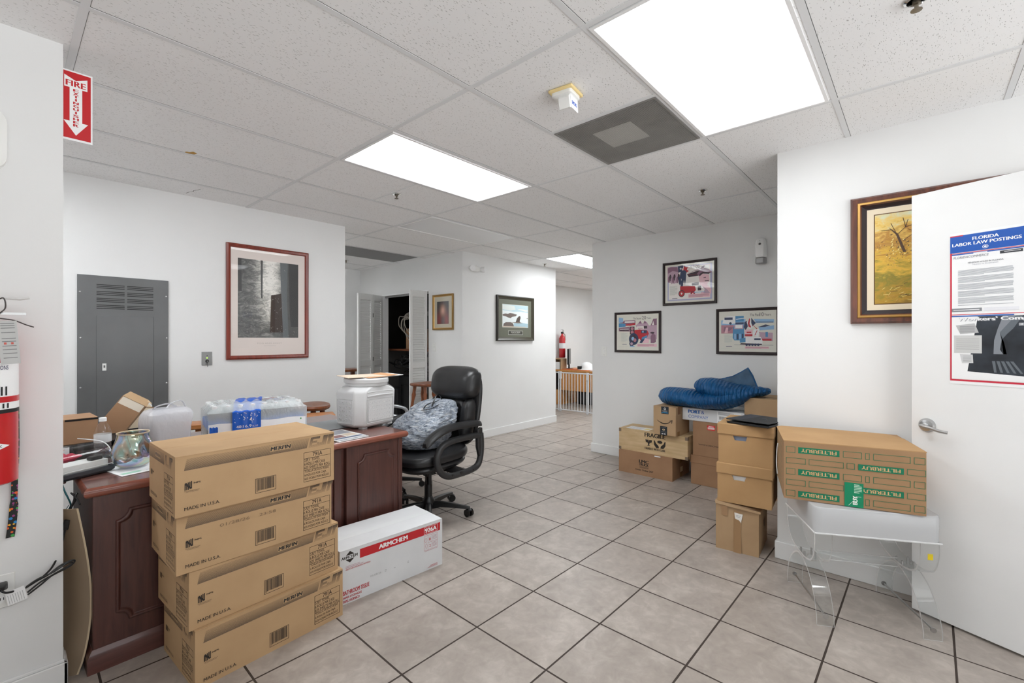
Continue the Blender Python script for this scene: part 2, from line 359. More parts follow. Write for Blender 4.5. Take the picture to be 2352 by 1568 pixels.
def bifold(name, P, lab):
    d = bpy.data.objects.new(name, None); COL.objects.link(d); struct(d, lab); d.location = (P[0][0], P[0][1], .012)
    for a, b in zip(P, P[1:]):
        L = math.hypot(b[0] - a[0], b[1] - a[1]); o = leaf_mesh(L - .004).build('door_leaf', d, bevel=.002, seg=1)
        o.location = (a[0] - P[0][0], a[1] - P[0][1], 0); o.rotation_euler = (0, 0, math.atan2(b[1] - a[1], b[0] - a[0]))
    q = MB()
    for zz in (.35, 1.0, 1.65): q.cyl((P[1][0] - P[0][0], P[1][1] - P[0][1] - .004, zz), (P[1][0] - P[0][0], P[1][1] - P[0][1] - .004, zz + .06), .006, M((90, 90, 88), .4, .8), seg=8)
    q.build('hinge', d)
bifold('door_2', [(3.42, 6.03), (3.70, 6.10), (3.95, 6.235)], 'white louvred folding door, unfolded, at the far side of the closet')
bifold('door_3', [(3.665, 5.12), (3.95, 5.115)], 'white louvred folding door, folded back beside the stool')
m = MB().box(3.945, 6.235, 0, 4.05, 6.25, 2.02, WHITE).box(3.945, 5.10, 2.0, 4.05, 6.25, 2.02, WHITE).box(3.99, 5.115, 1.975, 4.01, 6.235, 2.0, M((150, 150, 150), .4, .8)); struct(m.build('trim_2'), 'white casing and track of the closet opening')
# ================================================================== CEILING FIXTURES
def emis(name, s, ax):
    n = NT(name); o = n.obj(); x = n.add('ShaderNodeSeparateXYZ', {0: o}).outputs[ax]
    # four tubes behind a prismatic lens: brighter bands along the fixture
    band = n.math('ABSOLUTE', n.math('COSINE', n.math('MULTIPLY', x, 2 * PI / .56)))
    fine = n.math('MULTIPLY', n.math('SINE', n.math('MULTIPLY', x, 900)), .02)
    st = n.math('MULTIPLY', n.math('ADD', n.math('ADD', .35, n.math('MULTIPLY', band, .85)), fine), s)
    n.b.inputs['Emission Color'].default_value = (.935, .972, 1, 1); n.set(Base_Color=(.8, .8, .8, 1), Emission_Strength=st); return n.m
LENS_ON = emis('lit_lens', LIGHT, 1); LENS_DIM = emis('lit_lens_dim', LIGHT * .62, 1); LENS_OFF = M((212, 213, 214), .22)  # the large panel's lens emits less than the other lit ones
def troffer(label, x0, y0, x1, y1, lens, group=None):
    t = thing('ceiling_light', label, 'ceiling light', ((x0 + x1) / 2, (y0 + y1) / 2, H), 0, group); w, d = (x1 - x0) / 2, (y1 - y0) / 2
    m = MB(); rs = [[(-a, -b, z), (a, -b, z), (a, b, z), (-a, b, z)] for a, b, z in ((w, d, .006), (w, d, -.004), (w - .014, d - .014, -.004), (w - .02, d - .02, .003))]
    m.loft(rs, WHITE, False, False).build('frame', t)
    MB().box(-w + .018, -d + .018, .001, w - .018, d - .018, .004, lens).build('diffuser', t); return t
troffer('large lit fluorescent panel light beside the air vent', 1.425, .322, 2.615, .902, LENS_DIM)
troffer('lit fluorescent panel light above the office chair', 1.425, 2.150, 2.615, 2.720, LENS_ON)
troffer('unlit grey panel light near the corner of the closet block', 2.645, 3.370, 3.835, 3.940, LENS_OFF)
troffer('lit panel light over the far doorway', 5.083, 3.370, 6.273, 3.940, LENS_ON)
troffer('added panel light brightening the far room over the gate', 7.6, 3.98, 8.79, 4.55, LENS_ON)  # this and the next are added to brighten the far room
troffer('added unseen panel light brightening the back of the far room', 7.6, 2.15, 8.79, 2.72, LENS_ON)
troffer('added unseen panel light brightening the corridor behind the desk wall', 1.1, 5.2, 2.2, 5.75, LENS_ON)  # this pair is out of view, added to light the corridor wall
troffer('second added unseen panel light for the corridor behind the desk wall', 1.0, 6.1, 2.1, 6.65, LENS_ON)
troffer('added unseen panel light hidden behind the poster wall', 5.083, 1.0, 6.273, 1.57, LENS_ON)  # out of view, added to light the space past the posters
troffer('added unseen panel light for the area behind the near wall', -1.013, 3.09, .177, 3.63, LENS_ON)  # out of view, added as fill behind the near wall
troffer('added unseen panel light for the near part of the far room', 8.9, 2.1, 10.1, 2.7, LENS_ON)  # one more unseen fill light added for the far room
troffer('added unseen panel light behind the camera', .2, -1.50, 1.39, -.93, LENS_ON)  # added behind the camera to light the near walls
# air vent
t = thing('ceiling_vent', 'dusty dark square ceiling return vent beside the large lit panel', 'vent', (2.325, 1.216, H))
m = MB(); rs = [[(-a, -a, z), (a, -a, z), (a, a, z), (-a, a, z)] for a, z in ((.292, .006), (.292, -.003), (.283, -.003), (.283, .004))]; m.loft(rs, M((120, 118, 115), .5), False, False).build('frame', t)
m = MB().box(-.285, -.285, .002, .285, .285, .005, mottled('vent_dust', (48, 46, 44), (104, 100, 96), 7, .9)); m.box(-.145, -.09, .0005, .085, .135, .003, M((196, 194, 190), .6)).build('backing', t)
m = MB()
for k in range(62):
    x = -.28 + k * .56 / 61; m.box(x - .0016, -.284, -.0012, x + .0016, .284, .0002, M((150, 148, 144), .6))
m.build('grille', t)
# smoke detector on its yellowed base, with hanging tag
t = thing('smoke_detector', 'square white smoke detector on yellowed plate with SMOKE flag', 'smoke detector', (1.727, 1.215, H), 8)
MB().box(-.06, -.06, -.012, .06, .06, .001, M((222, 198, 140), .6)).build('mounting_plate', t, bevel=.004)
m = MB(); m.loft([rr(.10, .10, .012, -.012), rr(.10, .10, .012, -.028), rr(.07, .07, .012, -.036)], OFFW).build('body', t)
m = MB(); m.prism([(-.038, -.03), (.036, -.03), (.042, -.088), (-.024, -.088)], -.042, -.038, WHITE, 'xz')
m.prism([(-.038, -.03), (-.045, -.045), (-.032, -.088), (-.024, -.088)], -.038, .015, OFFW, 'xz')
PL(m, (-.022, -.042, -.070), (1, 0, 0), (0, 0, 1)).text('SMOKE', 0, 0, .016, M((30, 80, 170), .6), w=.052, bold=.03); m.build('flag', t)
# sprinklers
def sprinkler(lab, x, y):
    t = thing('sprinkler', lab, 'sprinkler', (x, y, H), 0, 'ceiling sprinklers')
    MB().lathe([(.034, .002), (.034, -.002), (.026, -.006), (.024, .002)], CHROME, seg=20).build('escutcheon', t)
    MB().lathe([(.012, .0), (.012, -.014), (.006, -.018), (.006, -.03), (.016, -.033), (.016, -.035), (.0, -.036)], M((120, 112, 100), .3, .9), seg=14).build('head', t)
sprinkler('chrome ceiling sprinkler in the tile beside the lit panel over the desk', 2.057, 3.053)
sprinkler('chrome ceiling sprinkler nearest the wall with three posters', 3.552, 1.233)
sprinkler('chrome ceiling sprinkler before the far doorway light', 5.445, 4.217)
sprinkler('chrome ceiling sprinkler at the very top edge beyond the large lit panel', 2.033, .008)
sprinkler('ceiling sprinkler in the dim corridor past the desk wall', 3.305, 6.164)
t = thing('ceiling_panel', 'dark grey unlit long panel in the corridor ceiling', 'ceiling panel', (3.24, 5.48, H))
MB().box(-.595, -.285, -.002, .595, .285, .006, M((112, 112, 112), .5)).build('grey_panel', t)
# ================================================================== THINGS ON THE NEAR LEFT WALL (face y = 2.465)
t = thing('fire_sign', 'red and white FIRE EXTINGUISHER arrow sign sticking out past the wall corner', 'sign', (.1606, 2.476, 2.112))
m = MB().box(0, 0, 0, .084, .003, .273, M((232, 230, 224), .4)); p = PL(m, (0, 0, 0), (1, 0, 0), (0, 0, 1)); SR = M((178, 18, 26), .4); SW = M((232, 228, 220), .4)
p = PL(m, (-.009, 0, 0), (1, 0, 0), (0, 0, 1)); p.rect(.0095, .008, .088, .267, SR)
p.poly([(.012, .252), (.045, .236), (.078, .252), (.078, .206), (.063, .206), (.063, .075), (.080, .075), (.045, .022), (.010, .075), (.027, .075), (.027, .206), (.012, .206)], SW)
p.text('FIRE', .045, .212, .022, SR, w=.056, bold=.03, align='c')
for k, ch in enumerate('EXTINGUISHER'): p.text(ch, .045, .1935 - k * .0125, .0095, SR, w=(.003 if ch == 'I' else .014), bold=.07, align='c')
m.build('sign_plate', t)
MB().box(0, .003, .0, .003, .03, .273, OFFW).build('flange', t)
t = thing('fire_extinguisher', 'red fire extinguisher with white label and hanging inspection tag on the near wall', 'fire extinguisher', (-.04, 2.375, .0))
m = MB().lathe([(.07, .841), (.082, .847), (.082, 1.12), (.084, 1.122), (.084, 1.14), (.082, 1.142), (.082, 1.31), (.07, 1.345), (.035, 1.37), (.022, 1.38), (.022, 1.40)], RED, seg=40); m.build('cylinder', t)
N = 24; m = MB(); m.loft([[(.0834 * math.cos(-PI + PI * k / N), .0834 * math.sin(-PI + PI * k / N), z) for k in range(N + 1)] for z in (.94, .9401)], RED, False, False, False); m = MB()
for (z0, z1, mm, r) in ((1.085, 1.098, BLACK, .0836), (1.098, 1.125, M((225, 225, 222), .4), .0832), (1.125, 1.255, M((226, 226, 224), .35), .0828)):
    MB().loft([[(r * math.cos(-PI + PI * k / N), r * math.sin(-PI + PI * k / N), z) for k in range(N + 1)] for z in (z0, z1)], mm, False, False, False).build('printed_band', t)
def on_cyl(s, ang, z, h, mm, w, r=.0842):
    v, f = text_mesh(s, 0, 0, 1); x0 = min(q[0] for q in v); x1 = max(q[0] for q in v); y0 = min(q[1] for q in v); y1 = max(q[1] for q in v)
    m.add([(r * math.sin(ang + (q[0] - x0) / (x1 - x0) * w / r), -r * math.cos(ang + (q[0] - x0) / (x1 - x0) * w / r), z + (q[1] - y0) / (y1 - y0) * h) for q in v], f, mm)
on_cyl('INSTRUCTIONS', -.2, 1.232, .014, M((30, 30, 80), .4), .08)
on_cyl('III', .35, 1.145, .03, BLACK, .03); on_cyl('II', .05, 1.102, .016, BLACK, .018); on_cyl('II', .55, 1.102, .016, BLACK, .018)
DW = []
for k in range(9): DW.append(None)
dia = [(-.055 + .11 * k / 16, .020 * (1 - abs(-1 + k / 8))) for k in range(17)]
m.loft([[(.0836 * math.sin((x + .012) / .083), -.0836 * math.cos((x + .012) / .083), .975 + s_ * z) for x, z in dia] for s_ in (-1, 1)], M((228, 226, 222), .4), False, False, False)
on_cyl('AMEREX', -.24, .9705, .009, INK, .066, .0842); m.build('lettering', t)
m = MB().cyl((0, 0, 1.39), (0, 0, 1.43), .018, CHROME).box(-.02, -.012, 1.42, .10, .012, 1.428, CHROME).cyl((0, -.02, 1.41), (0, -.035, 1.41), .017, M((225, 225, 220), .3), seg=18)
m.tube([(-.02, 0, 1.44), (.03, 0, 1.478), (.085, 0, 1.476), (.108, 0, 1.482)], .007, M((200, 200, 198), .4), flat=.6).build('valve_and_levers', t)
m = MB(); m.tube(smooth_path([(.02, -.05, 1.45), (.045, -.06, 1.475), (.05, -.06, 1.44), (.03, -.06, 1.41), (.07, -.04, 1.40), (.10, -.03, 1.385), (.118, -.02, 1.378)]), .002, M((60, 56, 54), .5), 6).build('pull_pin_tie', t)
m = MB(); m.T = Matrix.Translation((.040, -.094, 1.25)) @ Matrix.Rotation(R(-4), 4, 'Y'); m.box(0, 0, 0, .046, .001, .145, M((176, 176, 174), .6)); p = PL(m, (0, 0, 0), (1, 0, 0), (0, 0, 1))
for z in (.135, .128, .12, .105, .085, .075, .06, .048, .035, .02): p.rect(.008, z, .040, z + .0022, M((110, 110, 110), .7))
p.rect(.012, .066, .018, .073, M((190, 90, 80), .7)).rect(.028, .066, .034, .073, M((190, 90, 80), .7)); m.build('inspection_tag', t)
# floral leash
n = NT('floral_ribbon'); o = n.obj(); vo = n.add('ShaderNodeTexVoronoi', {'Vector': o, 'Scale': 85.0, 'Randomness': .8})
hue = n.ramp(n.add('ShaderNodeSeparateColor', {0: vo.outputs['Color']}).outputs[0], [(0, col(30, 120, 180)), (.22, col(210, 90, 40)), (.4, col(60, 150, 70)), (.6, col(150, 60, 120)), (.8, col(220, 160, 40)), (1, col(40, 90, 60))], 'CONSTANT')
FLOR = n.set(Base_Color=n.mix(n.math('LESS_THAN', vo.outputs['Distance'], .42), col(20, 22, 22), hue), Roughness=.6)
pts = [(.036, 1.10), (.037, .95), (.034, .84), (.032, .75), (.028, .68), (.022, .62), (.022, .610), (.020, .618)]
m = MB(); L = smooth_path([(x, -.012, z) for x, z in pts[:6]], 6)
m.loft([[(x - .0085 - (.002 if z < .75 else 0), y - .002, z), (x + .0085 + (.003 if z < .75 else 0), y - .002, z), (x + .0085 + (.003 if z < .75 else 0), y, z), (x - .0085 - (.002 if z < .75 else 0), y, z)] for x, y, z in L], FLOR)
o = m.build('floral_leash'); o.location = (0, 2.464, 0); tag(o, 'black floral patterned strap hanging below the near fire extinguisher', 'strap')
t = thing('wall_light_unit', 'white rounded wall unit cut by the picture edge above the extinguisher', 'emergency light', (-.06, 2.465, 2.045))
MB().loft([rr(.15, .22, .05, z, 6) for z in (0, .03)] + [rr(.11, .18, .04, .045, 6)], OFFW).build('housing', t).rotation_euler = (R(90), 0, 0)
t = thing('power_outlet', 'white wall outlet plate with a black plug in it', 'outlet', (-.006, 2.465, .43))
m = MB().box(-.045, -.006, -.06, .041, 0, .06, OFFW); m.build('cover_plate', t, bevel=.003)
m = MB(); 
for z in (.025, -.025): m.lathe([(.017, -.006), (.017, -.009)], WHITE, (0.0, 0, z), 20, 'y')
m.box(.004, -.0095, -.03, .006, -.0088, -.021, BLACK).box(.012, -.0095, -.03, .014, -.0088, -.021, BLACK); m.build('sockets', t)
t = thing('extension_lead', 'black power cord with inline switch and white tag, bundled at the outlet', 'cord', (0, 0, 0))
m = MB(); m.loft([rr(.034, .02, .006, 0), rr(.034, .02, .006, .03), rr(.018, .014, .006, .045)], BLACKG); o = m.build('plug', t); o.location = (.0, 2.456, .455); o.rotation_euler = (R(90), 0, 0)
m = MB(); K = M((24, 24, 25), .4)
m.tube(smooth_path([(.0, 2.41, .452), (.012, 2.41, .44), (.03, 2.425, .432)]), .0035, K)
m.tube(smooth_path([(.06, 2.43, .43), (.09, 2.43, .445), (.12, 2.43, .457), (.15, 2.44, .475), (.183, 2.445, .482), (.19, 2.445, .474), (.175, 2.44, .462), (.14, 2.435, .452), (.10, 2.43, .438), (.065, 2.43, .412)]), .0032, K)
m.tube(smooth_path([(.062, 2.426, .435), (.09, 2.424, .452), (.13, 2.426, .462), (.17, 2.436, .479), (.182, 2.44, .470), (.13, 2.432, .450), (.10, 2.424, .43), (.066, 2.426, .405)]), .0032, K)
m.tube(smooth_path([(.10, 2.43, .45), (.13, 2.45, .475), (.155, 2.50, .52), (.173, 2.528, .60), (.19, 2.55, .66), (.205, 2.575, .70), (.21, 2.59, .70)]), .0034, K)
m.tube(smooth_path([(.19, 2.55, .66), (.205, 2.57, .69), (.19, 2.575, .71), (.205, 2.55, .69), (.212, 2.52, .672)]), .003, K).build('cable', t)
m = MB(); m.loft([rr(.018, .014, .005, -.02), rr(.020, .016, .006, 0), rr(.018, .014, .005, .02)], BLACK); o = m.build('inline_switch', t, bevel=.001); o.location = (.173, 2.528, .60); o.rotation_euler = (R(12), R(8), 0)
m = MB(); m.T = Matrix.Translation((.018, 2.425, .385)) @ Matrix.Rotation(R(-10), 4, 'Y'); m.box(0, 0, 0, .048, .001, .05, PAPER); p = PL(m, (0, 0, 0), (1, 0, 0), (0, 0, 1))
for k in range(7): p.rect(.004 + k * .006, .003, .0055 + k * .006, .036, M((170, 170, 170), .7))
m.build('cord_tag', t)
# ================================================================== WALL THINGS
# electrical panel
t = thing('electrical_panel', 'tall grey electrical panel cover with louvres on the wall behind the desk', 'electrical panel', (.349, 4.3285, .55))
PG = mottled('panel_grey', (86, 87, 87), (94, 95, 95), 3, .42); PGD = M((20, 20, 20), .8)
m = MB().box(0, -.012, 0, .509, 0, 1.233, PG); p = PL(m, (0, -.012, 0), (1, 0, 0), (0, 0, 1))
for gx0, gx1 in ((.098, .250), (.264, .416)):
    for g in range(4):
        for k in range(3): z = 1.172 - g * .048 - k * .0115; p.rect(gx0, z - .0045, gx1, z, PGD)
m.build('cover', t, bevel=.002)
MB().box(.098, -.0165, .02, .416, -.0125, .952, PG).build('door', t, bevel=.003)
p0 = MB().box(.128, -.022, .563, .149, -.0165, .613, M((210, 210, 208), .3)).box(.134, -.024, .583, .143, -.022, .600, M((80, 80, 80), .4)); p0.build('latch', t)
for x, z in ((.013, 1.113), (.016, .795), (.495, 1.111), (.498, .794), (.016, .45), (.498, .45)): MB().lathe([(.006, 0), (.006, -.002), (.003, -.0045)], STEEL, (x, -.012, z), 12, 'y').build('screw', t)
# key switch
t = thing('key_switch', 'steel key switch plate with green lamp and hanging key', 'switch', (1.078, 4.33, 1.123))
m = MB().box(0, -.005, 0, .073, 0, .109, M((120, 120, 119), .35, .6)); m.build('plate', t, bevel=.002)
MB().lathe([(.012, 0), (.012, -.008), (.009, -.012)], BLACKG, (.037, -.005, .034), 16, 'y').build('lock', t)
g = NT('green_lamp'); g.b.inputs['Emission Color'].default_value = (.35, 1, .05, 1); g.set(Base_Color=(.2, .6, .05, 1), Emission_Strength=1.2)
MB().lathe([(.005, 0), (.004, -.003), (0, -.004)], g.m, (.037, -.005, .060), 12, 'y').build('lamp', t)
MB().lathe([(.0035, 0), (.0035, -.002)], BLACK, (.037, -.005, .080), 12, 'y').build('sensor', t)
MB().box(.035, -.022, -.012, .039, -.020, .034, M((70, 70, 70), .3, .8)).cyl((.037, -.006, .034), (.037, -.022, .034), .003, STEEL).build('key', t)
def picture(name, label, loc, rz, w, h, prof, fm, art, cat='picture', glass=True, tilt=0, y_art=None, inset=None):
    t = thing(name, label, cat, loc, rz)
    fr = MB().frame(0, 0, w, h, prof, fm).build('frame', t)
    i = prof[-1][0] if inset is None else inset; y = prof[-1][1] if y_art is None else y_art
    m = MB().add([(i, y, i), (w - i, y, i), (w - i, y, h - i), (i, y, h - i)], [(0, 1, 2, 3)], PAPER)
    p = PL(m, (i, y, i), (1, 0, 0), (0, 0, 1)); art(p, w - 2 * i, h - 2 * i, m); m.build('print', t)
    if glass: MB().add([(i, y - .003, i), (w - i, y - .003, i), (w - i, y - .003, h - i), (i, y - .003, h - i)], [(0, 1, 2, 3)], PANE).build('glass', t)
    if tilt: t.rotation_euler = (R(tilt) * -math.sin(R(rz)), R(tilt) * math.cos(R(rz)), R(rz)) if rz == 0 else (0, 0, R(rz))
    return t
# fog and light ----------------------------------------------------
n = NT('forest_photo'); o = n.obj()
sp = n.add('ShaderNodeSeparateXYZ', {0: o}); X, Z = sp.outputs[0], sp.outputs[2]
leaves = n.noise(n.map(o, (1.4, 1, 3)), 9, 8, .75, 1.2).outputs[0]
bright = n.math('MULTIPLY', n.ramp(leaves, [(.44, (0, 0, 0, 1)), (.62, (1, 1, 1, 1))]), .75)
dx = n.math('SUBTRACT', X, .34); gl = n.math('POWER', 2.718, n.math('MULTIPLY', n.math('MULTIPLY', dx, dx), -130))
gl = n.math('MULTIPLY', gl, n.add('ShaderNodeMapRange', {0: Z, 1: .25, 2: .65, 3: .1, 4: 1}).outputs[0])
left = n.add('ShaderNodeMapRange', {0: X, 1: .5, 2: .3, 3: .1, 4: .9}).outputs[0]
val = n.math('ADD', n.math('MULTIPLY', bright, n.math('MULTIPLY', left, n.math('ADD', .35, gl))), n.math('MULTIPLY', n.math('ADD', .10, n.math('MULTIPLY', gl, .9)), n.add('ShaderNodeMapRange', {0: n.noise(o, 6, 4).outputs[0], 1: .3, 2: .7, 3: .5, 4: 1.2}).outputs[0]))
FOREST = n.set(Base_Color=n.ramp(val, [(0, col(58, 58, 58)), (.25, col(96, 96, 94)), (.55, col(165, 163, 157)), (1, col(215, 212, 206))]), Roughness=.5)
def fog(p, w, h, m):
    MATB = M((206, 196, 190), .8); p.rect(0, 0, w, h, MATB)
    x0, z0, x1, z1 = .052, .152, .556, .83; p.rect(x0, z0, x1, z1, FOREST)
    TR1 = M((58, 58, 58), .6); TR2 = M((92, 96, 98), .6); TR3 = M((52, 40, 34), .6); TR4 = M((70, 70, 70), .6)
    p.poly([(.42, z0), (.47, z0), (.455, .5), (.462, z1), (.395, z1), (.405, .5)], TR2)
    p.poly([(.49, z0 + .1), (.556, z0 + .1), (.556, z1), (.47, z1), (.478, .4)], TR1)
    p.poly([(.31, .20), (.42, .20), (.405, .55), (.318, .53)], TR3).poly([(x0 + .005, .55), (x0 + .03, .55), (x0 + .028, z1), (x0, z1)], TR1)
    p.poly([(.235, .5), (.247, .5), (.25, z1), (.232, z1)], TR4)
    random.seed(5); LF = M((150, 147, 141), .6); LF2 = M((120, 118, 112), .6); LF3 = M((206, 202, 196), .6)
    for k in range(260):
        x = random.gauss(.22, .10); z = random.gauss(.40, .11)
        if k % 5 == 0: x, z = random.gauss(.36, .05), random.gauss(.72, .07)
        if k % 7 == 0: x, z = random.uniform(x0, x1), random.gauss(.2, .03)
        if not (x0 + .01 < x < x1 - .01 and z0 + .01 < z < z1 - .01): continue
        p.ell(x, z, random.uniform(.002, .008), random.uniform(.001, .0025), random.choice((LF, LF2, LF2)), 6, rot=random.uniform(-30, 40)); p.e -= p.de * .9
    p.text('FOG AND LIGHT', w / 2, .098, .011, M((172, 164, 158), .8), w=.205, align='c'); p.rect(w / 2 - .05, .080, w / 2 + .05, .083, M((190, 182, 176), .8))
picture('framed_photograph', 'large cherry framed black and white forest photograph with cream mount', (1.250, 4.33, 1.162), 0, .683, .983, [(0, 0), (0, -.022), (.012, -.030), (.026, -.024), (.034, -.012)], FRAMEW, fog)
# seascape 'success' ----------------------------------------------
def success(p, w, h, m):
    G = M((98, 100, 86), .5); p.rect(0, 0, w, h, G); x0, z0, x1, z1 = .075, .145, w - .075, h - .075
    p.rect(x0 - .006, z0 - .006, x1 + .006, z1 + .006, M((200, 200, 190), .6))
    SKY = M((176, 200, 206), .5); SEA = M((158, 186, 196), .5); FO = M((214, 222, 220), .5); RK = M((104, 92, 86), .6); RK2 = M((78, 66, 60), .6); SAND = M((186, 174, 158), .6)
    W, Hh = x1 - x0, z1 - z0; q = lambda a: [(x0 + u * W, z0 + v * Hh) for u, v in a]
    p.rect(x0, z0, x1, z1, SKY); p.poly(q([(0, .0), (1, 0), (1, .68), (.7, .72), (.4, .70), (0, .74)]), FO); p.poly(q([(.55, .83), (.9, .74), (1, .76), (1, .79), (.8, .83)]), M((222, 214, 206), .5))
    p.poly(q([(0, .98), (0, .78), (.3, .74), (.5, .8), (.45, .97)]), M((206, 212, 208), .5))
    p.poly(q([(0, .56), (.1, .60), (.2, .59), (.28, .63), (.4, .62), (.56, .57), (.5, .5), (.36, .46), (.3, .40), (.2, .43), (.12, .47), (0, .50)]), RK)
    p.poly(q([(.5, .22), (.55, .40), (.62, .5), (.68, .52), (.7, .44), (.66, .28), (.7, .2)]), RK2).poly(q([(.02, .03), (.04, .15), (.12, .21), (.3, .22), (.4, .17), (.44, .03)]), RK)
    p.poly(q([(.42, .0), (1, 0), (1, .17), (.8, .2), (.6, .18), (.44, .2)]), SEA).poly(q([(.30, .21), (.62, .24), (.8, .2), (.6, .18)]), M((120, 110, 102), .5)); p.poly(q([(.0, .0), (.9, 0), (.9, .03), (0, .04)]), SAND)
    p.ell(x0 + .97 * W, z0 + .42 * Hh, .012, .006, RK2)
    p.rect(w / 2 - .16, .035, w / 2 + .16, .095, M((204, 204, 196), .5)).rect(w / 2 - .155, .04, w / 2 + .155, .09, M((60, 60, 52), .5))
    p.text('SUCCESS', w / 2, .062, .018, M((214, 212, 204), .5), w=.20, bold=.02, align='c').rect(w / 2 - .08, .050, w / 2 + .08, .053, M((150, 150, 140), .5))
picture('framed_seascape', 'dark olive framed seascape print lettered SUCCESS', (4.575, 4.40, 1.312), 0, .81, .643, [(0, 0), (0, -.03), (.012, -.034), (.032, -.022), (.045, -.016), (.052, -.010)], [M((30, 28, 22), .35)] * 2 + [M((54, 50, 36), .35)] * 3, success)
# portrait ------------------------------------------------------------
n = NT('portrait_blur'); o = n.obj()
def gs(cx, cz, sx_, sz_):
    v = n.add('ShaderNodeVectorMath', {0: n.add('ShaderNodeVectorMath', {0: o, 1: (-cx, 0, -cz)}, operation='ADD').outputs[0], 1: (1 / sx_, 0, 1 / sz_)}, operation='MULTIPLY').outputs[0]
    l = n.add('ShaderNodeVectorMath', {0: v}, operation='LENGTH').outputs['Value']; return n.math('POWER', 2.718, n.math('MULTIPLY', n.math('MULTIPLY', l, l), -1))
c = n.mix(gs(.13, .13, .07, .11), col(26, 22, 24), col(112, 30, 28)); c = n.mix(gs(.28, .13, .06, .11), c, col(122, 46, 44)); c = n.mix(gs(.205, .26, .05, .07), c, col(190, 142, 122)); c = n.mix(gs(.21, .12, .035, .06), c, col(90, 72, 72))
PORT = n.set(Base_Color=c, Roughness=.4)
picture('framed_portrait', 'small gilt framed blurred dark portrait with beige mount', (3.956, 4.990, 1.459), -90, .42, .478, [(0, 0), (0, -.022), (.010, -.026), (.022, -.016), (.026, -.014), (.03, -.008)], [GOLD, GOLD, GOLD, GOLD2, GOLD2], lambda p, w, h, m: (p.rect(0, 0, w, h, M((176, 168, 150), .8)), p.rect(.055, .05, w - .06, h - .065, PORT)))
# three posters ------------------------------------------------------
PU = M((128, 92, 112), .6); PU2 = M((176, 148, 164), .6); PK = M((216, 178, 186), .6); RD = M((176, 40, 50), .6); NV = M((44, 56, 86), .6); BL = M((70, 130, 172), .6); BL2 = M((134, 170, 202), .6); CRM = M((208, 206, 196), .7); LC = M((222, 216, 212), .7); DK = M((60, 44, 54), .6); LAV = M((164, 164, 190), .6); GRY = M((186, 190, 184), .7); WH = M((232, 230, 226), .6); LB = M((168, 116, 128), .6)
def words(p, x0, z0, x1, z1, m, n_, th=.5):
    for k in range(n_): z = z0 + (z1 - z0) * (k + .5) / n_; p.rect(x0, z - (z1 - z0) / n_ * th / 2, x0 + (x1 - x0) * (1 if k % 5 else .7), z + (z1 - z0) / n_ * th / 2, m); p.e -= p.de * .95
def art_helper(p, w, h): return lambda a: [(u * w, v * h) for u, v in a]
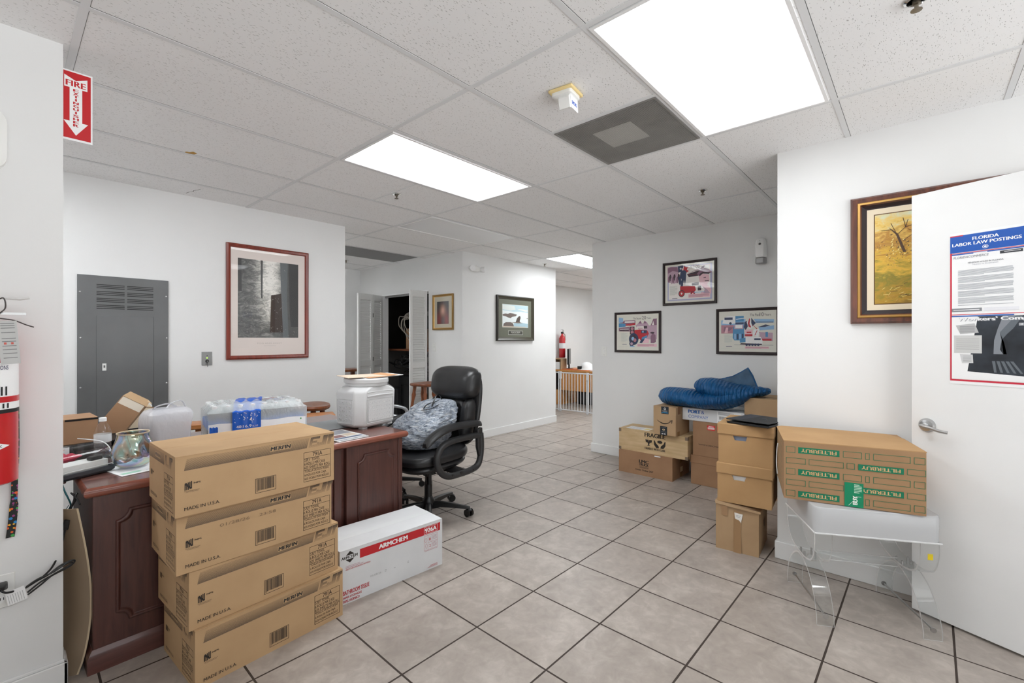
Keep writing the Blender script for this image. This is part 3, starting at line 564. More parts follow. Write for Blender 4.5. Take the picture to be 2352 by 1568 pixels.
def first(p, w, h, m):
    q = art_helper(p, w, h); p.rect(0, 0, w, h, CRM); p.rect(.05 * w, .05 * h, .96 * w, .95 * h, LAV); p.rect(.075 * w, .085 * h, .925 * w, .925 * h, LC)
    p.poly(q([(.05, .95), (.05, .56), (.2, .5), (.28, .62), (.3, .93)]), PU2).poly(q([(.05, .92), (.12, .95), (.26, .93), (.28, .8), (.16, .84), (.06, .78)]), PU)
    for k in range(9): p.ell(w * (.08 + .03 * k), h * (.62 + .05 * math.sin(k * 2)), .012, .035, (PU, DK, PU2)[k % 3], 10)
    p.poly(q([(.28, .78), (.27, .95), (.38, .96), (.38, .82)]), NV).poly(q([(.38, .78), (.4, .95), (.44, .90), (.48, .91), (.46, .84), (.5, .80), (.42, .74)]), RD)
    s5 = [(.33 * w + .014 * math.sin(a) * (1 if i % 2 == 0 else .4), .88 * h + .014 * math.cos(a) * (1 if i % 2 == 0 else .4)) for i, a in enumerate([k * PI / 5 for k in range(10)])]; p.poly(s5, WH)
    p.poly(q([(.33, .80), (.40, .84), (.45, .80), (.44, .6), (.42, .45), (.40, .58), (.37, .40), (.33, .42), (.35, .6), (.31, .68)]), NV).ell(.37 * w, .86 * h, .008, .012, PK)
    p.poly(q([(.28, .68), (.33, .66), (.35, .52), (.32, .44), (.29, .5)]), NV)
    p.poly(q([(.46, .73), (.6, .78), (.76, .82), (.8, .84), (.82, .90), (.78, .90), (.74, .84), (.62, .80)]), PU).poly(q([(.46, .72), (.72, .8), (.7, .66), (.5, .64)]), DK)
    p.out(.5 * w, .70 * h, .915 * w, .92 * h, .0012, RD)
    p.poly(q([(.70, .40), (.70, .66), (.78, .70), (.90, .66), (.91, .5), (.86, .42), (.95, .30), (.94, .18), (.76, .16)]), PK).poly(q([(.66, .70), (.72, .80), (.82, .84), (.9, .80), (.96, .72), (.9, .69), (.8, .72), (.72, .64)]), PU)
    p.poly(q([(.72, .64), (.78, .70), (.9, .68), (.93, .71), (.78, .75), (.71, .69)]), DK).poly(q([(.82, .52), (.9, .52), (.895, .50), (.82, .50)]), DK).poly(q([(.79, .60), (.84, .61), (.84, .59), (.79, .59)]), DK); p.poly(q([(.78, .38), (.86, .3), (.92, .2), (.8, .18)]), PU2)
    p.poly(q([(.42, .42), (.48, .58), (.7, .62), (.72, .46), (.7, .40)]), LC).poly(q([(.56, .48), (.7, .5), (.7, .42), (.56, .42)]), DK)
    p.poly(q([(.32, .42), (.62, .40), (.66, .32), (.6, .24), (.4, .24), (.32, .28)]), RD).poly(q([(.62, .42), (.74, .42), (.82, .30), (.8, .24), (.66, .22)]), LC).poly(q([(.68, .40), (.75, .40), (.75, .28), (.68, .28)]), DK)
    for cx, cz, r in ((.35, .23, .036), (.58, .21, .026)): p.ell(cx * w, cz * h, r * .9, r, DK).ell(cx * w, cz * h, r * .7, r * .8, RD).ell(cx * w, cz * h, r * .25, r * .3, LC)
    p.line(q([(.6, .24), (.82, .24)]), .006, BL2); words(p, .10 * w, .20 * h, .26 * w, .44 * h, GRY, 12)
    p.rect(.49 * w, .11 * h, .92 * w, .20 * h, PK); words(p, .5 * w, .12 * h, .9 * w, .19 * h, LB, 4); p.rect(.15 * w, .105 * h, .26 * w, .118 * h, NV)
    p.text('The First', .53 * w, .865 * h, .022, DK, w=.055).text('20', .645 * w, .85 * h, .034, DK, w=.036).text('Years', .735 * w, .865 * h, .018, DK, w=.045)
def second(p, w, h, m):
    q = art_helper(p, w, h); p.rect(0, 0, w, h, CRM); p.line([(.04 * w, .93 * h), (.96 * w, .93 * h)], .0015, GRY).line([(.04 * w, .1 * h), (.3 * w, .1 * h)], .0015, GRY)
    p.poly(q([(.05, .92), (.05, .78), (.16, .76), (.16, .90)]), BL2).poly(q([(.05, .64), (.05, .76), (.22, .74), (.22, .66)]), BL)
    p.poly(q([(.05, .77), (.15, .78), (.18, .83), (.46, .83), (.46, .70), (.36, .69), (.22, .68), (.22, .74)]), PU).poly(q([(.22, .72), (.46, .76), (.46, .71), (.34, .68), (.22, .69)]), RD).rect(.2 * w, .77 * h, .44 * w, .81 * h, LC)
    p.poly(q([(.05, .62), (.32, .66), (.34, .56), (.32, .52), (.05, .53)]), PU).rect(.08 * w, .54 * h, .3 * w, .57 * h, DK).rect(.08 * w, .58 * h, .3 * w, .60 * h, LC)
    p.poly(q([(.46, .68), (.54, .76), (.58, .82), (.62, .74), (.66, .74), (.68, .82), (.74, .76), (.78, .68), (.84, .68), (.9, .85), (.96, .87), (.96, .30), (.7, .30), (.6, .5)]), PU2)
    p.poly(q([(.53, .74), (.58, .82), (.61, .74)]), PU).poly(q([(.65, .74), (.68, .82), (.73, .74)]), PU).poly(q([(.82, .68), (.88, .86), (.96, .86), (.96, .69)]), PU).poly(q([(.85, .69), (.88, .80), (.90, .69)]), LC)
    p.rect(.50 * w, .58 * h, .66 * w, .66 * h, LC).rect(.52 * w, .60 * h, .64 * w, .62 * h, LB); p.rect(.66 * w, .6 * h, .74 * w, .67 * h, DK)
    p.rect(.33 * w, .44 * h, .44 * w, .66 * h, DK); p.ell(.385 * w, .6 * h, .018, .018, LB).ell(.385 * w, .5 * h, .018, .018, LB)
    p.poly(q([(.44, .56), (.54, .57), (.56, .34), (.5, .24), (.44, .46)]), RD).poly(q([(.54, .58), (.6, .56), (.74, .55), (.78, .46), (.74, .36), (.6, .26), (.54, .34)]), RD).rect(.6 * w, .47 * h, .73 * w, .55 * h, NV).rect(.62 * w, .49 * h, .66 * w, .54 * h, BL2)
    p.poly(q([(.62, .36), (.75, .42), (.72, .32), (.6, .26)]), BL).poly(q([(.7, .34), (.78, .30), (.78, .20), (.64, .20), (.64, .26)]), PK).poly(q([(.82, .38), (.86, .48), (.93, .42), (.94, .24), (.9, .20), (.82, .20)]), PU).ell(.86 * w, .48 * h, .025, .010, DK)
    p.ell(.42 * w, .31 * h, .057, .066, NV, 26).ell(.42 * w, .31 * h, .036, .042, DK).ell(.40 * w, .32 * h, .018, .02, BL2).ell(.45 * w, .28 * h, .018, .02, LB).ell(.37 * w, .18 * h, .028, .028, NV).ell(.37 * w, .18 * h, .016, .016, PU2).rect(.33 * w, .09 * h, .44 * w, .12 * h, BL2)
    p.poly(q([(.6, .3), (.56, .2), (.62, .2), (.68, .3)]), NV); p.rect(.5 * w, .10 * h, .96 * w, .18 * h, PK); words(p, .52 * w, .11 * h, .9 * w, .17 * h, LB, 3); words(p, .11 * w, .24 * h, .27 * w, .48 * h, GRY, 13); p.rect(.14 * w, .155 * h, .25 * w, .168 * h, NV)
    p.text('The Second', .41 * w, .855 * h, .022, DK, w=.095).text('20', .62 * w, .85 * h, .036, DK, w=.046).text('Years', .73 * w, .862 * h, .018, DK, w=.05)
def third(p, w, h, m):
    q = art_helper(p, w, h); p.rect(0, 0, w, h, CRM)
    p.poly(q([(.04, .78), (.04, .64), (.3, .62), (.48, .70), (.48, .80)]), BL2).rect(.04 * w, .45 * h, .27 * w, .66 * h, LB).poly(q([(.08, .5), (.2, .52), (.26, .6), (.1, .62)]), PU).poly(q([(.1, .46), (.13, .6), (.17, .6), (.16, .46)]), PK)
    p.poly(q([(.06, .70), (.09, .84), (.16, .88), (.3, .88), (.3, .70), (.2, .68)]), WH).rect(.10 * w, .79 * h, .25 * w, .85 * h, NV).rect(.30 * w, .74 * h, .45 * w, .88 * h, BL).line(q([(.31, .80), (.45, .82)]), .006, WH).ell(.21 * w, .70 * h, .012, .012, NV).rect(.3 * w, .68 * h, .45 * w, .72 * h, NV)
    p.poly(q([(.26, .60), (.30, .68), (.45, .68), (.46, .40), (.44, .28), (.28, .28), (.25, .34)]), BL).rect(.28 * w, .56 * h, .44 * w, .67 * h, PU2).rect(.3 * w, .58 * h, .42 * w, .66 * h, WH)
    for k in range(4): p.rect((.28 + .045 * k) * w, .3 * h, (.31 + .045 * k) * w, .44 * h, NV if k % 2 else BL2)
    p.poly(q([(.46, .72), (.5, .76), (.52, .62), (.48, .52), (.45, .6)]), NV); p.poly(q([(.5, .72), (.56, .84), (.58, .68), (.6, .58), (.54, .56)]), WH).poly(q([(.52, .70), (.545, .82), (.56, .80), (.55, .68), (.58, .60), (.56, .59), (.53, .62)]), RD).poly(q([(.58, .83), (.63, .74), (.66, .70), (.6, .62), (.58, .7)]), NV)
    for k in range(5): p.line(q([(.6 + .016 * k, .66 - .02 * k), (.68 + .012 * k, .56 - .03 * k)]), .003, RD)
    p.poly(q([(.62, .80), (.96, .78), (.96, .70), (.66, .70)]), BL2).poly(q([(.7, .62), (.8, .60), (.96, .64), (.96, .54), (.72, .52)]), BL2).poly(q([(.7, .60), (.82, .66), (.9, .63), (.8, .60)]), NV).line(q([(.66, .72), (.95, .71)]), .006, NV)
    p.rect(.47 * w, .38 * h, .6 * w, .54 * h, PK).rect(.47 * w, .38 * h, .6 * w, .43 * h, RD).rect(.5 * w, .46 * h, .58 * w, .49 * h, RD); p.poly(q([(.6, .40), (.62, .54), (.72, .56), (.7, .36)]), WH); p.line(q([(.64, .4), (.68, .52)]), .006, RD)
    p.poly(q([(.72, .34), (.72, .48), (.94, .46), (.94, .26), (.76, .28)]), PU2).rect(.82 * w, .36 * h, .86 * w, .48 * h, BL).rect(.76 * w, .27 * h, .92 * w, .32 * h, RD)
    p.rect(.28 * w, .165 * h, .95 * w, .17 * h, NV); p.poly(q([(.38, .22), (.38, .32), (.48, .35), (.48, .24)]), BL).poly(q([(.48, .22), (.48, .37), (.62, .38), (.64, .20), (.5, .20)]), WH).poly(q([(.58, .2), (.6, .36), (.74, .36), (.77, .28), (.77, .20)]), WH).rect(.63 * w, .29 * h, .74 * w, .33 * h, NV).poly(q([(.38, .18), (.4, .21), (.76, .20), (.76, .17)]), DK)
    for k in range(5): p.ell((.5 + .05 * k) * w, .175 * h, .011, .012, NV)
    words(p, .10 * w, .22 * h, .24 * w, .43 * h, GRY, 12); p.rect(.13 * w, .118 * h, .24 * w, .13 * h, NV); p.rect(.47 * w, .08 * h, .88 * w, .13 * h, PK); words(p, .48 * w, .085 * h, .87 * w, .125 * h, LB, 3); p.line([(.04 * w, .07 * h), (.92 * w, .07 * h)], .001, GRY)
    p.text('The Past', .56 * w, .865 * h, .024, DK, w=.08).text('10', .725 * w, .86 * h, .034, DK, w=.032).text('Years', .80 * w, .868 * h, .02, DK, w=.055)
PF = [(0, 0), (0, -.016), (.006, -.020), (.016, -.018), (.022, -.011), (.026, -.009)]
picture('framed_poster', 'dark framed poster with a man in a hat, highest of the three', (4.68, 2.034, 1.688), -90, .549, .448, PF, DARKF, first)
picture('framed_poster', 'dark framed poster of red tractor and gabled houses, lower and nearer the light switch', (4.68, 2.605, 1.187), -90, .549, .450, PF, DARKF, second)
picture('framed_poster', 'dark framed poster of blue and white trucks, against the wall corner', (4.68, 1.491, 1.190), -90, .549, .438, PF, DARKF, third)
# oil painting ---------------------------------------------------------
n = NT('oil_meadow'); o = n.obj(); sp = n.add('ShaderNodeSeparateXYZ', {0: o})
a1 = n.noise(n.map(o, (1, 1, 2.2)), 9, 7, .7, 1.5).outputs[0]; zz = n.add('ShaderNodeMapRange', {0: sp.outputs[2], 1: .08, 2: .60}).outputs[0]
vv = n.math('ADD', n.math('MULTIPLY', a1, .55), n.math('MULTIPLY', zz, .55))
OIL = n.set(Base_Color=n.ramp(vv, [(.18, col(104, 82, 34)), (.34, col(172, 134, 46)), (.44, col(126, 118, 44)), (.54, col(206, 166, 62)), (.64, col(166, 118, 50)), (.74, col(214, 180, 92)), (.86, col(196, 198, 168)), (1, col(164, 190, 186))]), Roughness=.35); n.bump(a1, .3, .004)
def meadow(p, w, h, m):
    LN = M((214, 200, 176), .8); p.rect(0, 0, w, h, LN); b = .034; p.rect(b - .005, b - .005, w - b + .005, h - b + .005, M((96, 68, 34), .4)); p.rect(b, b, w - b, h - b, OIL)
    BRK = M((74, 54, 40), .6); GR = M((226, 204, 130), .6); BU = M((92, 72, 46), .6); BU2 = M((190, 152, 80), .6); random.seed(3)
    for k in range(420):
        x, z = random.gauss(.20, .09), random.gauss(.32, .035)
        if x > b + .01: p.ell(x, z, random.uniform(.002, .007), random.uniform(.001, .003), random.choice((BU, BU2, BU2, GR, M((140, 110, 56), .6))), 6, rot=random.uniform(0, 90)); p.e -= p.de * .9
    for k in range(150):
        x, z = random.uniform(b + .01, w - b - .03), b + abs(random.gauss(.05, .035))
        p.line([(x, z), (x + random.uniform(.005, .03), z + random.uniform(-.008, .016))], .0018, random.choice((GR, BU, BU2))); p.e -= p.de * .9
    p.poly([(.15, .30), (.163, .30), (.13, .40), (.09, .44), (.122, .395)], BRK)
    for L in ([(.13, .40), (.16, .43), (.17, .47)], [(.16, .43), (.19, .44)], [(.12, .41), (.10, .46)], [(.105, .425), (.06, .425)], [(.17, .42), (.21, .39), (.25, .37)], [(.16, .43), (.15, .48)], [(.15, .36), (.2, .40), (.22, .45)]): p.line(L, .0024, BRK)
    p.poly([(.235, .20), (.24, .27), (.26, .30), (.28, .27), (.275, .21), (.27, .14), (.262, .19), (.25, .13), (.243, .13)], M((206, 200, 190), .6)).ell(.262, .295, .016, .02, M((170, 84, 44), .6))
picture('framed_painting', 'walnut and gilt framed autumn meadow oil painting partly hidden by the open door', (3.16, .287, 1.420), -90, .90, .69, [(0, 0), (0, -.02), (.010, -.034), (.030, -.026), (.034, -.034), (.044, -.034), (.050, -.022), (.066, -.012), (.072, -.010)], [WALNUT, WALNUT, WALNUT, GOLD2, GOLD2, WALNUT, DARKF, DARKF], meadow, glass=False, cat='painting')
# switches, dispenser, emergency light
def switch(lab, loc, rz):
    t = thing('light_switch', lab, 'light switch', loc, rz, None); MB().box(0, -.005, 0, .07, 0, .115, OFFW).build('plate', t, bevel=.002); MB().box(.030, -.011, .048, .040, -.005, .070, WHITE).build('toggle', t, bevel=.001)
    for z in (.02, .095): MB().lathe([(.003, 0), (.003, -.001)], STEEL, (.035, -.005, z), 8, 'y').build('screw', t)
switch('white light switch at the free end of the poster wall', (4.68, 2.782, 1.134), -90)
switch('white light switch below the gilt framed portrait', (3.956, 5.010, 1.165), -90)
t = thing('air_freshener', 'white air freshener dispenser high on the poster wall', 'air freshener', (4.68, 1.092, 2.03), -90)
m = MB(); m.loft([[(x, y, z) for x, y in [(-hw, 0), (-hw, -d * .6), (-hw * .7, -d), (hw * .7, -d), (hw, -d * .6), (hw, 0)]] for z, hw, d in ((.055, .045, .07), (.09, .047, .075), (.16, .046, .07), (.21, .04, .06), (.233, .032, .045))], M((220, 220, 219), .3, coat=.5)).build('housing', t, bevel=.006)
MB().lathe([(.012, 0), (.010, -.004)], M((80, 80, 80), .4), (0, -.066, .175), 14, 'y').lathe([(.003, 0), (.003, -.002)], BLACK, (0, -.06, .205), 8, 'y').build('nozzle', t)
MB().loft([[(x, y, z) for x, y in [(-.044, 0), (-.044, -.04), (-.030, -.068), (.030, -.068), (.044, -.04), (.044, 0)]] for z in (0, .052)], M((150, 150, 150), .3, .5)).build('grey_base', t, bevel=.006)
t = thing('emergency_light', 'white two headed emergency light high beside the block corner', 'emergency light', (4.16, 4.40, 2.265))
MB().loft([[(x, -y, z) for x, _, z in [(.105 * math.cos(a), 0, .04 * math.sin(a)) for a in [2 * PI * k / 20 for k in range(20)]]] for y in (0, .03)], OFFW).build('housing', t, bevel=.006)
for x, a in ((-.075, -20), (.095, 40)):
    o = MB().lathe([(.03, .0), (.038, -.03), (.040, -.05), (.034, -.052), (.0, -.046)], WHITE, seg=20, axis='y').build('lamp_head', t); o.location = (x, -.03, -.005); o.rotation_euler = (0, 0, R(a))
# ---- the open door and its poster
D = bpy.data.objects.new('door_1', None); COL.objects.link(D); struct(D, 'white flush door standing open'); D.location = (2.984, .030, 0); D.rotation_euler = (0, 0, R(-111.8))
DW_ = mottled('door_paint', (212, 212, 211), (219, 219, 218), 1.5, .5, .1, 80)
MB().box(0, 0, .012, .86, .036, 2.04, DW_).build('door_slab', D, bevel=.002)
MB().box(-.0012, .008, .905, 0, .028, .955, STEEL).build('latch_plate', D)
m = MB().lathe([(.033, 0), (.033, -.004), (.026, -.014), (.012, -.018), (.011, -.045)], STEEL, (.062, 0, .922), 28, 'y')
m.tube(smooth_path([(.055, -.045, .922), (.062, -.05, .922), (.09, -.05, .918), (.125, -.048, .908), (.152, -.042, .905)]), [.011] * 9 + [.010] * 8 + [.009] * 8 + [.007] * 8 if False else .0095, STEEL, 10, flat=.8); m.build('door_handle', D)
MB().lathe([(.033, 0), (.026, .014), (.011, .045)], STEEL, (.062, .036, .922), 20, 'y').build('door_handle', D)
for z in (.25, 1.02, 1.8): MB().cyl((.866, .0, z), (.866, .0, z + .09), .007, STEEL).build('hinge', D)
a = R(-111.8); q = Vector((2.984, .030, 0)) + Matrix.Rotation(a, 3, 'Z') @ Vector((.147, -.0006, 1.130))
t = thing('labor_poster', 'laminated FLORIDA LABOR LAW POSTINGS poster on the open door', 'poster', q, -111.8)
m = MB().box(0, -.0012, 0, .66, 0, .690, M((226, 226, 226), .35)); p = PL(m, (0, -.0012, 0), (1, 0, 0), (0, 0, 1)); BLU = M((22, 78, 160), .35); PR = M((186, 40, 60), .35); TXT = M((140, 142, 150), .6); KP = M((48, 50, 56), .5); WP = M((228, 230, 236), .35)
Wd = .238   # header panel width
p.rect(0, .014, .66, .022, PR).rect(0, .014, .006, .60, PR).rect(Wd, .32, Wd + .006, .68, PR).rect(0, .315, Wd, .318, PR)
p.rect(0, .600, Wd, .678, BLU).rect(0, .674, .045, .679, PR).rect(0, .595, Wd, .598, PR).rect(.006, .589, Wd, .594, BLU).rect(.08, .588, .125, .592, WP)
p.text('FLORIDA', Wd / 2, .650, .014, WP, w=.084, bold=.03, align='c').text('LABOR LAW POSTINGS', Wd / 2, .629, .014, WP, w=.222, bold=.03, align='c').ell(Wd / 2, .614, .010, .008, WP).ell(Wd / 2, .614, .008, .0062, BLU).ell(Wd / 2, .614, .005, .004, WP)
p.text('FLORIDACOMMERCE', .012, .572, .010, M((110, 112, 118), .6), w=.118, shear=.2).rect(.165, .574, Wd - .004, .586, KP).rect(.178, .580, Wd - .01, .582, WP)
p.text('MINIMUM WAGE IN FLORIDA', Wd / 2, .546, .0065, M((90, 92, 98), .6), w=.115, align='c').text('Notice to Employees', Wd / 2, .536, .0065, TXT, w=.082, align='c')
random.seed(2)
for k in range(36):
    z = .516 - k * .0045
    if k % 7 == 6: continue
    p.rect(.028, z, .208 - random.random() * .004 - (.09 if k % 7 == 5 else 0), z + .0016, TXT); p.e -= p.de * .9
p.rect(.006, .330, .108, .345, M((120, 122, 126), .5)).rect(.012, .336, .100, .339, WP).rect(.115, .330, .222, .344, M((208, 208, 212), .5))
p.rect(.006, .307, Wd - .03, .312, BLU).rect(.006, .024, .655, .306, M((222, 224, 226), .35))
n = NT('xray'); o = n.obj(); XR = n.set(Base_Color=n.ramp(n.noise(o, 9, 3).outputs[0], [(.35, col(28, 31, 36)), (.7, col(52, 58, 66))]), Roughness=.35)
p.poly([(.095, .306), (.06, .06), (.655, .024), (.655, .306)], XR)
BN = M((120, 124, 130), .5); BN2 = M((90, 96, 102), .5)
p.poly([(.175, .306), (.215, .306), (.175, .24), (.165, .16), (.175, .14), (.145, .14), (.147, .20), (.158, .25)], BN).poly([(.185, .225), (.205, .25), (.235, .306), (.213, .306), (.165, .235), (.178, .19), (.186, .14), (.176, .14), (.170, .2)], BN2)
for k in range(5): p.poly([(.14 + k * .014, .11), (.150 + k * .014, .11), (.155 + k * .02, .06), (.147 + k * .02, .06)], BN2)
p.poly([(.02, .268), (.084, .276), (.098, .234), (.036, .228)], M((170, 170, 170), .5)).rect(.014, .142, .108, .222, M((186, 186, 184), .5)).poly([(.034, .138), (.078, .136), (.080, .098), (.042, .096)], M((190, 190, 190), .5))
for k in range(6): p.rect(.034, .262 - k * .005, .085, .2635 - k * .005, M((110, 110, 112), .6)).rect(.022, .205 - k * .009, .100, .2065 - k * .009, M((130, 130, 130), .6)).rect(.045, .128 - k * .005, .074, .1292 - k * .005, M((120, 120, 120), .6))
p.text("Workers' Comp", .028, .281, .021, M((150, 152, 156), .5), w=.225, bold=.035).text("Workers' Comp", .026, .283, .021, M((226, 228, 230), .4), w=.225, bold=.03).rect(.222, .262, .30, .274, M((150, 152, 156), .4)).text('If you', .228, .263, .009, WP, w=.03, bold=.02)
p.rect(.25, .33, .64, .67, WP); words(p, .265, .36, .63, .64, TXT, 40, .4)
m.build('laminated_sheet', t)
# ================================================================== THE DESK
t = thing('executive_desk', 'dark mahogany executive desk with raised panels behind the stacked cases', 'desk', (.215, 2.475, 0), 1.0)
DL, DD, DT = 1.535, .97, .745
def top_mesh(L, D, zt, m1, m2):
    m = MB(); pr = [(0.014, zt - .040), (.006, zt - .036), (.0, zt - .026), (0, zt - .012), (.006, zt - .004), (.012, zt)]
    rs = [[(i, -.035 + i, z), (L - i, -.035 + i, z), (L - i, D - i, z), (i, D - i, z)] for i, z in pr]; m.loft(rs, m1, True, False); m.add(rs[-1], [(0, 1, 2, 3)], m2); return m
top_mesh(DL, DD, DT, MAHOG_TOP, MAHOG_DESK).build('desktop', t)
def rpanel(m, x0, x1, z0, z1, y, mm):     # raised panel with notched corners
    def out(i):
        a, b = x0 + i, x1 - i; c, d = z0 + i, z1 - i; k = .042; q = []
        for cx, cz, s0 in ((b, c, 180), (b, d, 270), (a, d, 0), (a, c, 90)):     # concave quarter circles with a small step
            st = .010; ux, uz = math.cos(R(s0)), math.sin(R(s0)); vx, vz = math.cos(R(s0 - 90)), math.sin(R(s0 - 90))
            q.append((cx + ux * (k + st), cz + uz * (k + st)))
            for j in range(5): t_ = R(s0 - 90 * j / 4); q.append((cx + math.cos(t_) * k, cz + math.sin(t_) * k))
            q.append((cx + vx * (k + st), cz + vz * (k + st)))
        return q
    m.loft([[(x, y + dy, z) for x, z in out(i)] for i, dy in ((0, .001), (.0, -.006), (.006, -.010), (.012, -.006), (.014, -.001), (.03, -.002))], mm, False, True)
m = MB().box(.03, .0, .08, .62, .60, DT - .04, MAHOG); rpanel(m, .10, .55, .165, .63, 0, MAHOG); m.build('pedestal', t, bevel=.003)
m = MB().box(1.125, .0, .08, DL - .03, .60, DT - .04, MAHOG).box(DL - .055, -.006, .08, DL - .025, .0, DT - .04, MAHOG); rpanel(m, 1.195, 1.455, .165, .645, 0, MAHOG); m.build('pedestal', t, bevel=.003)
MB().box(.62, .03, .08, 1.125, .045, DT - .04, MAHOG_H).box(1.06, .018, .08, 1.105, .03, DT - .04, MAHOG).build('modesty_panel', t, bevel=.002)
m = MB(); m.loft([[(x0, y0, z), (x1, y0, z), (x1, .61, z), (x0, .61, z)] for z, x0, x1, y0 in ((0, .012, DL - .012, -.018), (.062, .012, DL - .012, -.018), (.075, .02, DL - .02, -.010), (.088, .028, DL - .028, -.002))], MAHOG_H).build('plinth', t)
ZD = DT
# desk pad, magazines, papers
o = MB().box(0, 0, 0, .62, .34, .003, M((116, 120, 122), .35)).build('desk_pad'); tag(at(o, (1.12, 2.84, ZD + .0015), 1), 'grey desk pad on the mahogany desk under the white container', 'desk pad')
random.seed(4)
def magazine(lab, x, y, z, rz, c, shapes):
    m = MB().box(0, 0, 0, .20, .27, .004, WHITE); p = PL(m, (0, 0, .004), (1, 0, 0), (0, 1, 0)); p.rect(.004, .004, .196, .266, c)
    for a in shapes: p.rect(*a)
    tag(at(m.build('magazine'), (x, y, z), rz), lab, 'magazine', 'magazines on the desk edge')
magazine('grey magazine, lowest of the two on the desk edge', 1.285, 2.475, ZD + .0012, 6, M((150, 154, 160), .35), [(.02, .02, .12, .06, M((40, 60, 90), .4)), (.1, .01, .18, .03, M((90, 100, 110), .4))])
magazine('magazine with dark red picture on top at the desk edge', 1.275, 2.50, ZD + .0056, 3, M((196, 194, 190), .35), [(.01, .01, .19, .04, M((70, 84, 110), .4)), (.03, .05, .10, .12, M((120, 84, 84), .4)), (.11, .06, .18, .13, M((176, 160, 142), .4)), (.02, .14, .19, .26, M((120, 120, 126), .4))])
o = MB().box(0, 0, 0, .30, .22, .002, PAPER); p = PL(o, (0, 0, .002), (1, 0, 0), (0, 1, 0)); p.rect(.01, .02, .08, .05, M((150, 190, 170), .6)).rect(.2, .02, .28, .08, M((190, 200, 196), .6)).rect(.1, .03, .18, .035, TXT); tag(at(o.build('paper_sheet'), (.345, 2.55, ZD + .001), 12), 'white printed sheet lying under the glass vase', 'paper')
# ---- white pet food container with lid
t = thing('storage_container', 'white square plastic container with round screw lid on the desk', 'container', (1.672, 2.842, ZD + .005), 11)
CP = mottled('container_plastic', (184, 184, 184), (189, 189, 189), 5, .38, 0); m = MB()
def oc(w, d, ch, z): a, b = w / 2, d / 2; return [(-a + ch, -b, z), (a - ch, -b, z), (a, -b + ch, z), (a, b - ch, z), (a - ch, b, z), (-a + ch, b, z), (-a, b - ch, z), (-a, -b + ch, z)]
m.loft([oc(w, d, c, z) for w, d, c, z in ((.30, .22, .05, .005), (.345, .255, .05, .022), (.352, .262, .05, .06), (.358, .272, .05, .228), (.350, .268, .055, .243), (.318, .262, .07, .262), (.300, .256, .08, .270))], CP)
o = m.build('body', t, bevel=.012, seg=3)
m = MB(); CG = M((190, 190, 189), .5)
for (x0, x1, z0, z1) in ((-.105, .11, .045, .185),):
    m.add([(x0, -.1362, z0), (x1, -.1362, z0), (x1, -.1362, z1), (x0, -.1362, z1)], [(0, 1, 2, 3)], CP)
m.tube([(-.11, -.133, .21), (.0, -.1365, .213), (.11, -.133, .21)], .006, CP, 8); m.tube([(-.11, -.133, .235), (.0, -.131, .238), (.11, -.133, .235)], .005, CP, 8)
def emboss(ox, u, w_, h_, n_, seed):
    random.seed(seed)
    for i in range(n_[0]):
        for j in range(n_[1]):
            cx, cz = -w_ / 2 + (i + .5) * w_ / n_[0], .045 + (j + .5) * h_ / n_[1]; a = random.uniform(0, 360); P = []
            for k in range(5): b = R(a + k * 62); P.append((ox[0] + u[0] * (cx + .010 * math.cos(b)), ox[1] + u[1] * (cx + .010 * math.cos(b)), cz + .008 * math.sin(b)))
            m.tube(P, .0028, CP, 5)
emboss((0, -.1345), (1, 0), .21, .135, (7, 5), 1); emboss((-.1795, 0), (0, 1), .13, .135, (4, 5), 2)
for L in ([(-.115, -.135, .035), (.115, -.135, .035), (.115, -.135, .19), (-.115, -.135, .19), (-.115, -.135, .035)], [(-.179, -.075, .035), (-.179, .075, .035), (-.179, .075, .19), (-.179, -.075, .19), (-.179, -.075, .035)]): m.tube(L, .002, CP, 5)
m.build('embossed_panels', t)
m = MB().lathe([(.126, .268), (.138, .272), (.138, .290), (.147, .294), (.147, .316), (.141, .323), (.0, .324)], CP, seg=48).build('lid', t)
for x in (-.10, .12): MB().box(x - .02, -.10, -.004, x + .02, -.06, .008, CP).build('foot', t)
# folders on the lid
def folder(lab, x, y, z, rz, w, d, mm, name='folder', curl=.0):
    m = MB(); nx = 8
    m.loft([[(w * k / nx, 0, curl * (k / nx) ** 2), (w * k / nx, d, curl * (k / nx) ** 2 + .004), (w * k / nx, d, curl * (k / nx) ** 2 + .0065), (w * k / nx, 0, curl * (k / nx) ** 2 + .0025)] for k in range(nx + 1)], mm)
    tag(at(m.build(name), (x, y, z), rz), lab, name.replace('_', ' '), 'papers on the white container')
zc = ZD + .005 + .3245
folder('white paper lowest in the pile on the container lid', 1.60, 2.74, zc, 2, .31, .20, PAPER, 'paper_sheet', .006)
folder('orange brown envelope in the pile on the container lid', 1.62, 2.725, zc + .003, 4, .24, .20, M((186, 140, 100), .7), 'envelope', .008)
folder('cream manila folder on top of the container lid', 1.50, 2.77, zc + .0065, -6, .31, .20, M((206, 186, 166), .7), 'manila_folder')
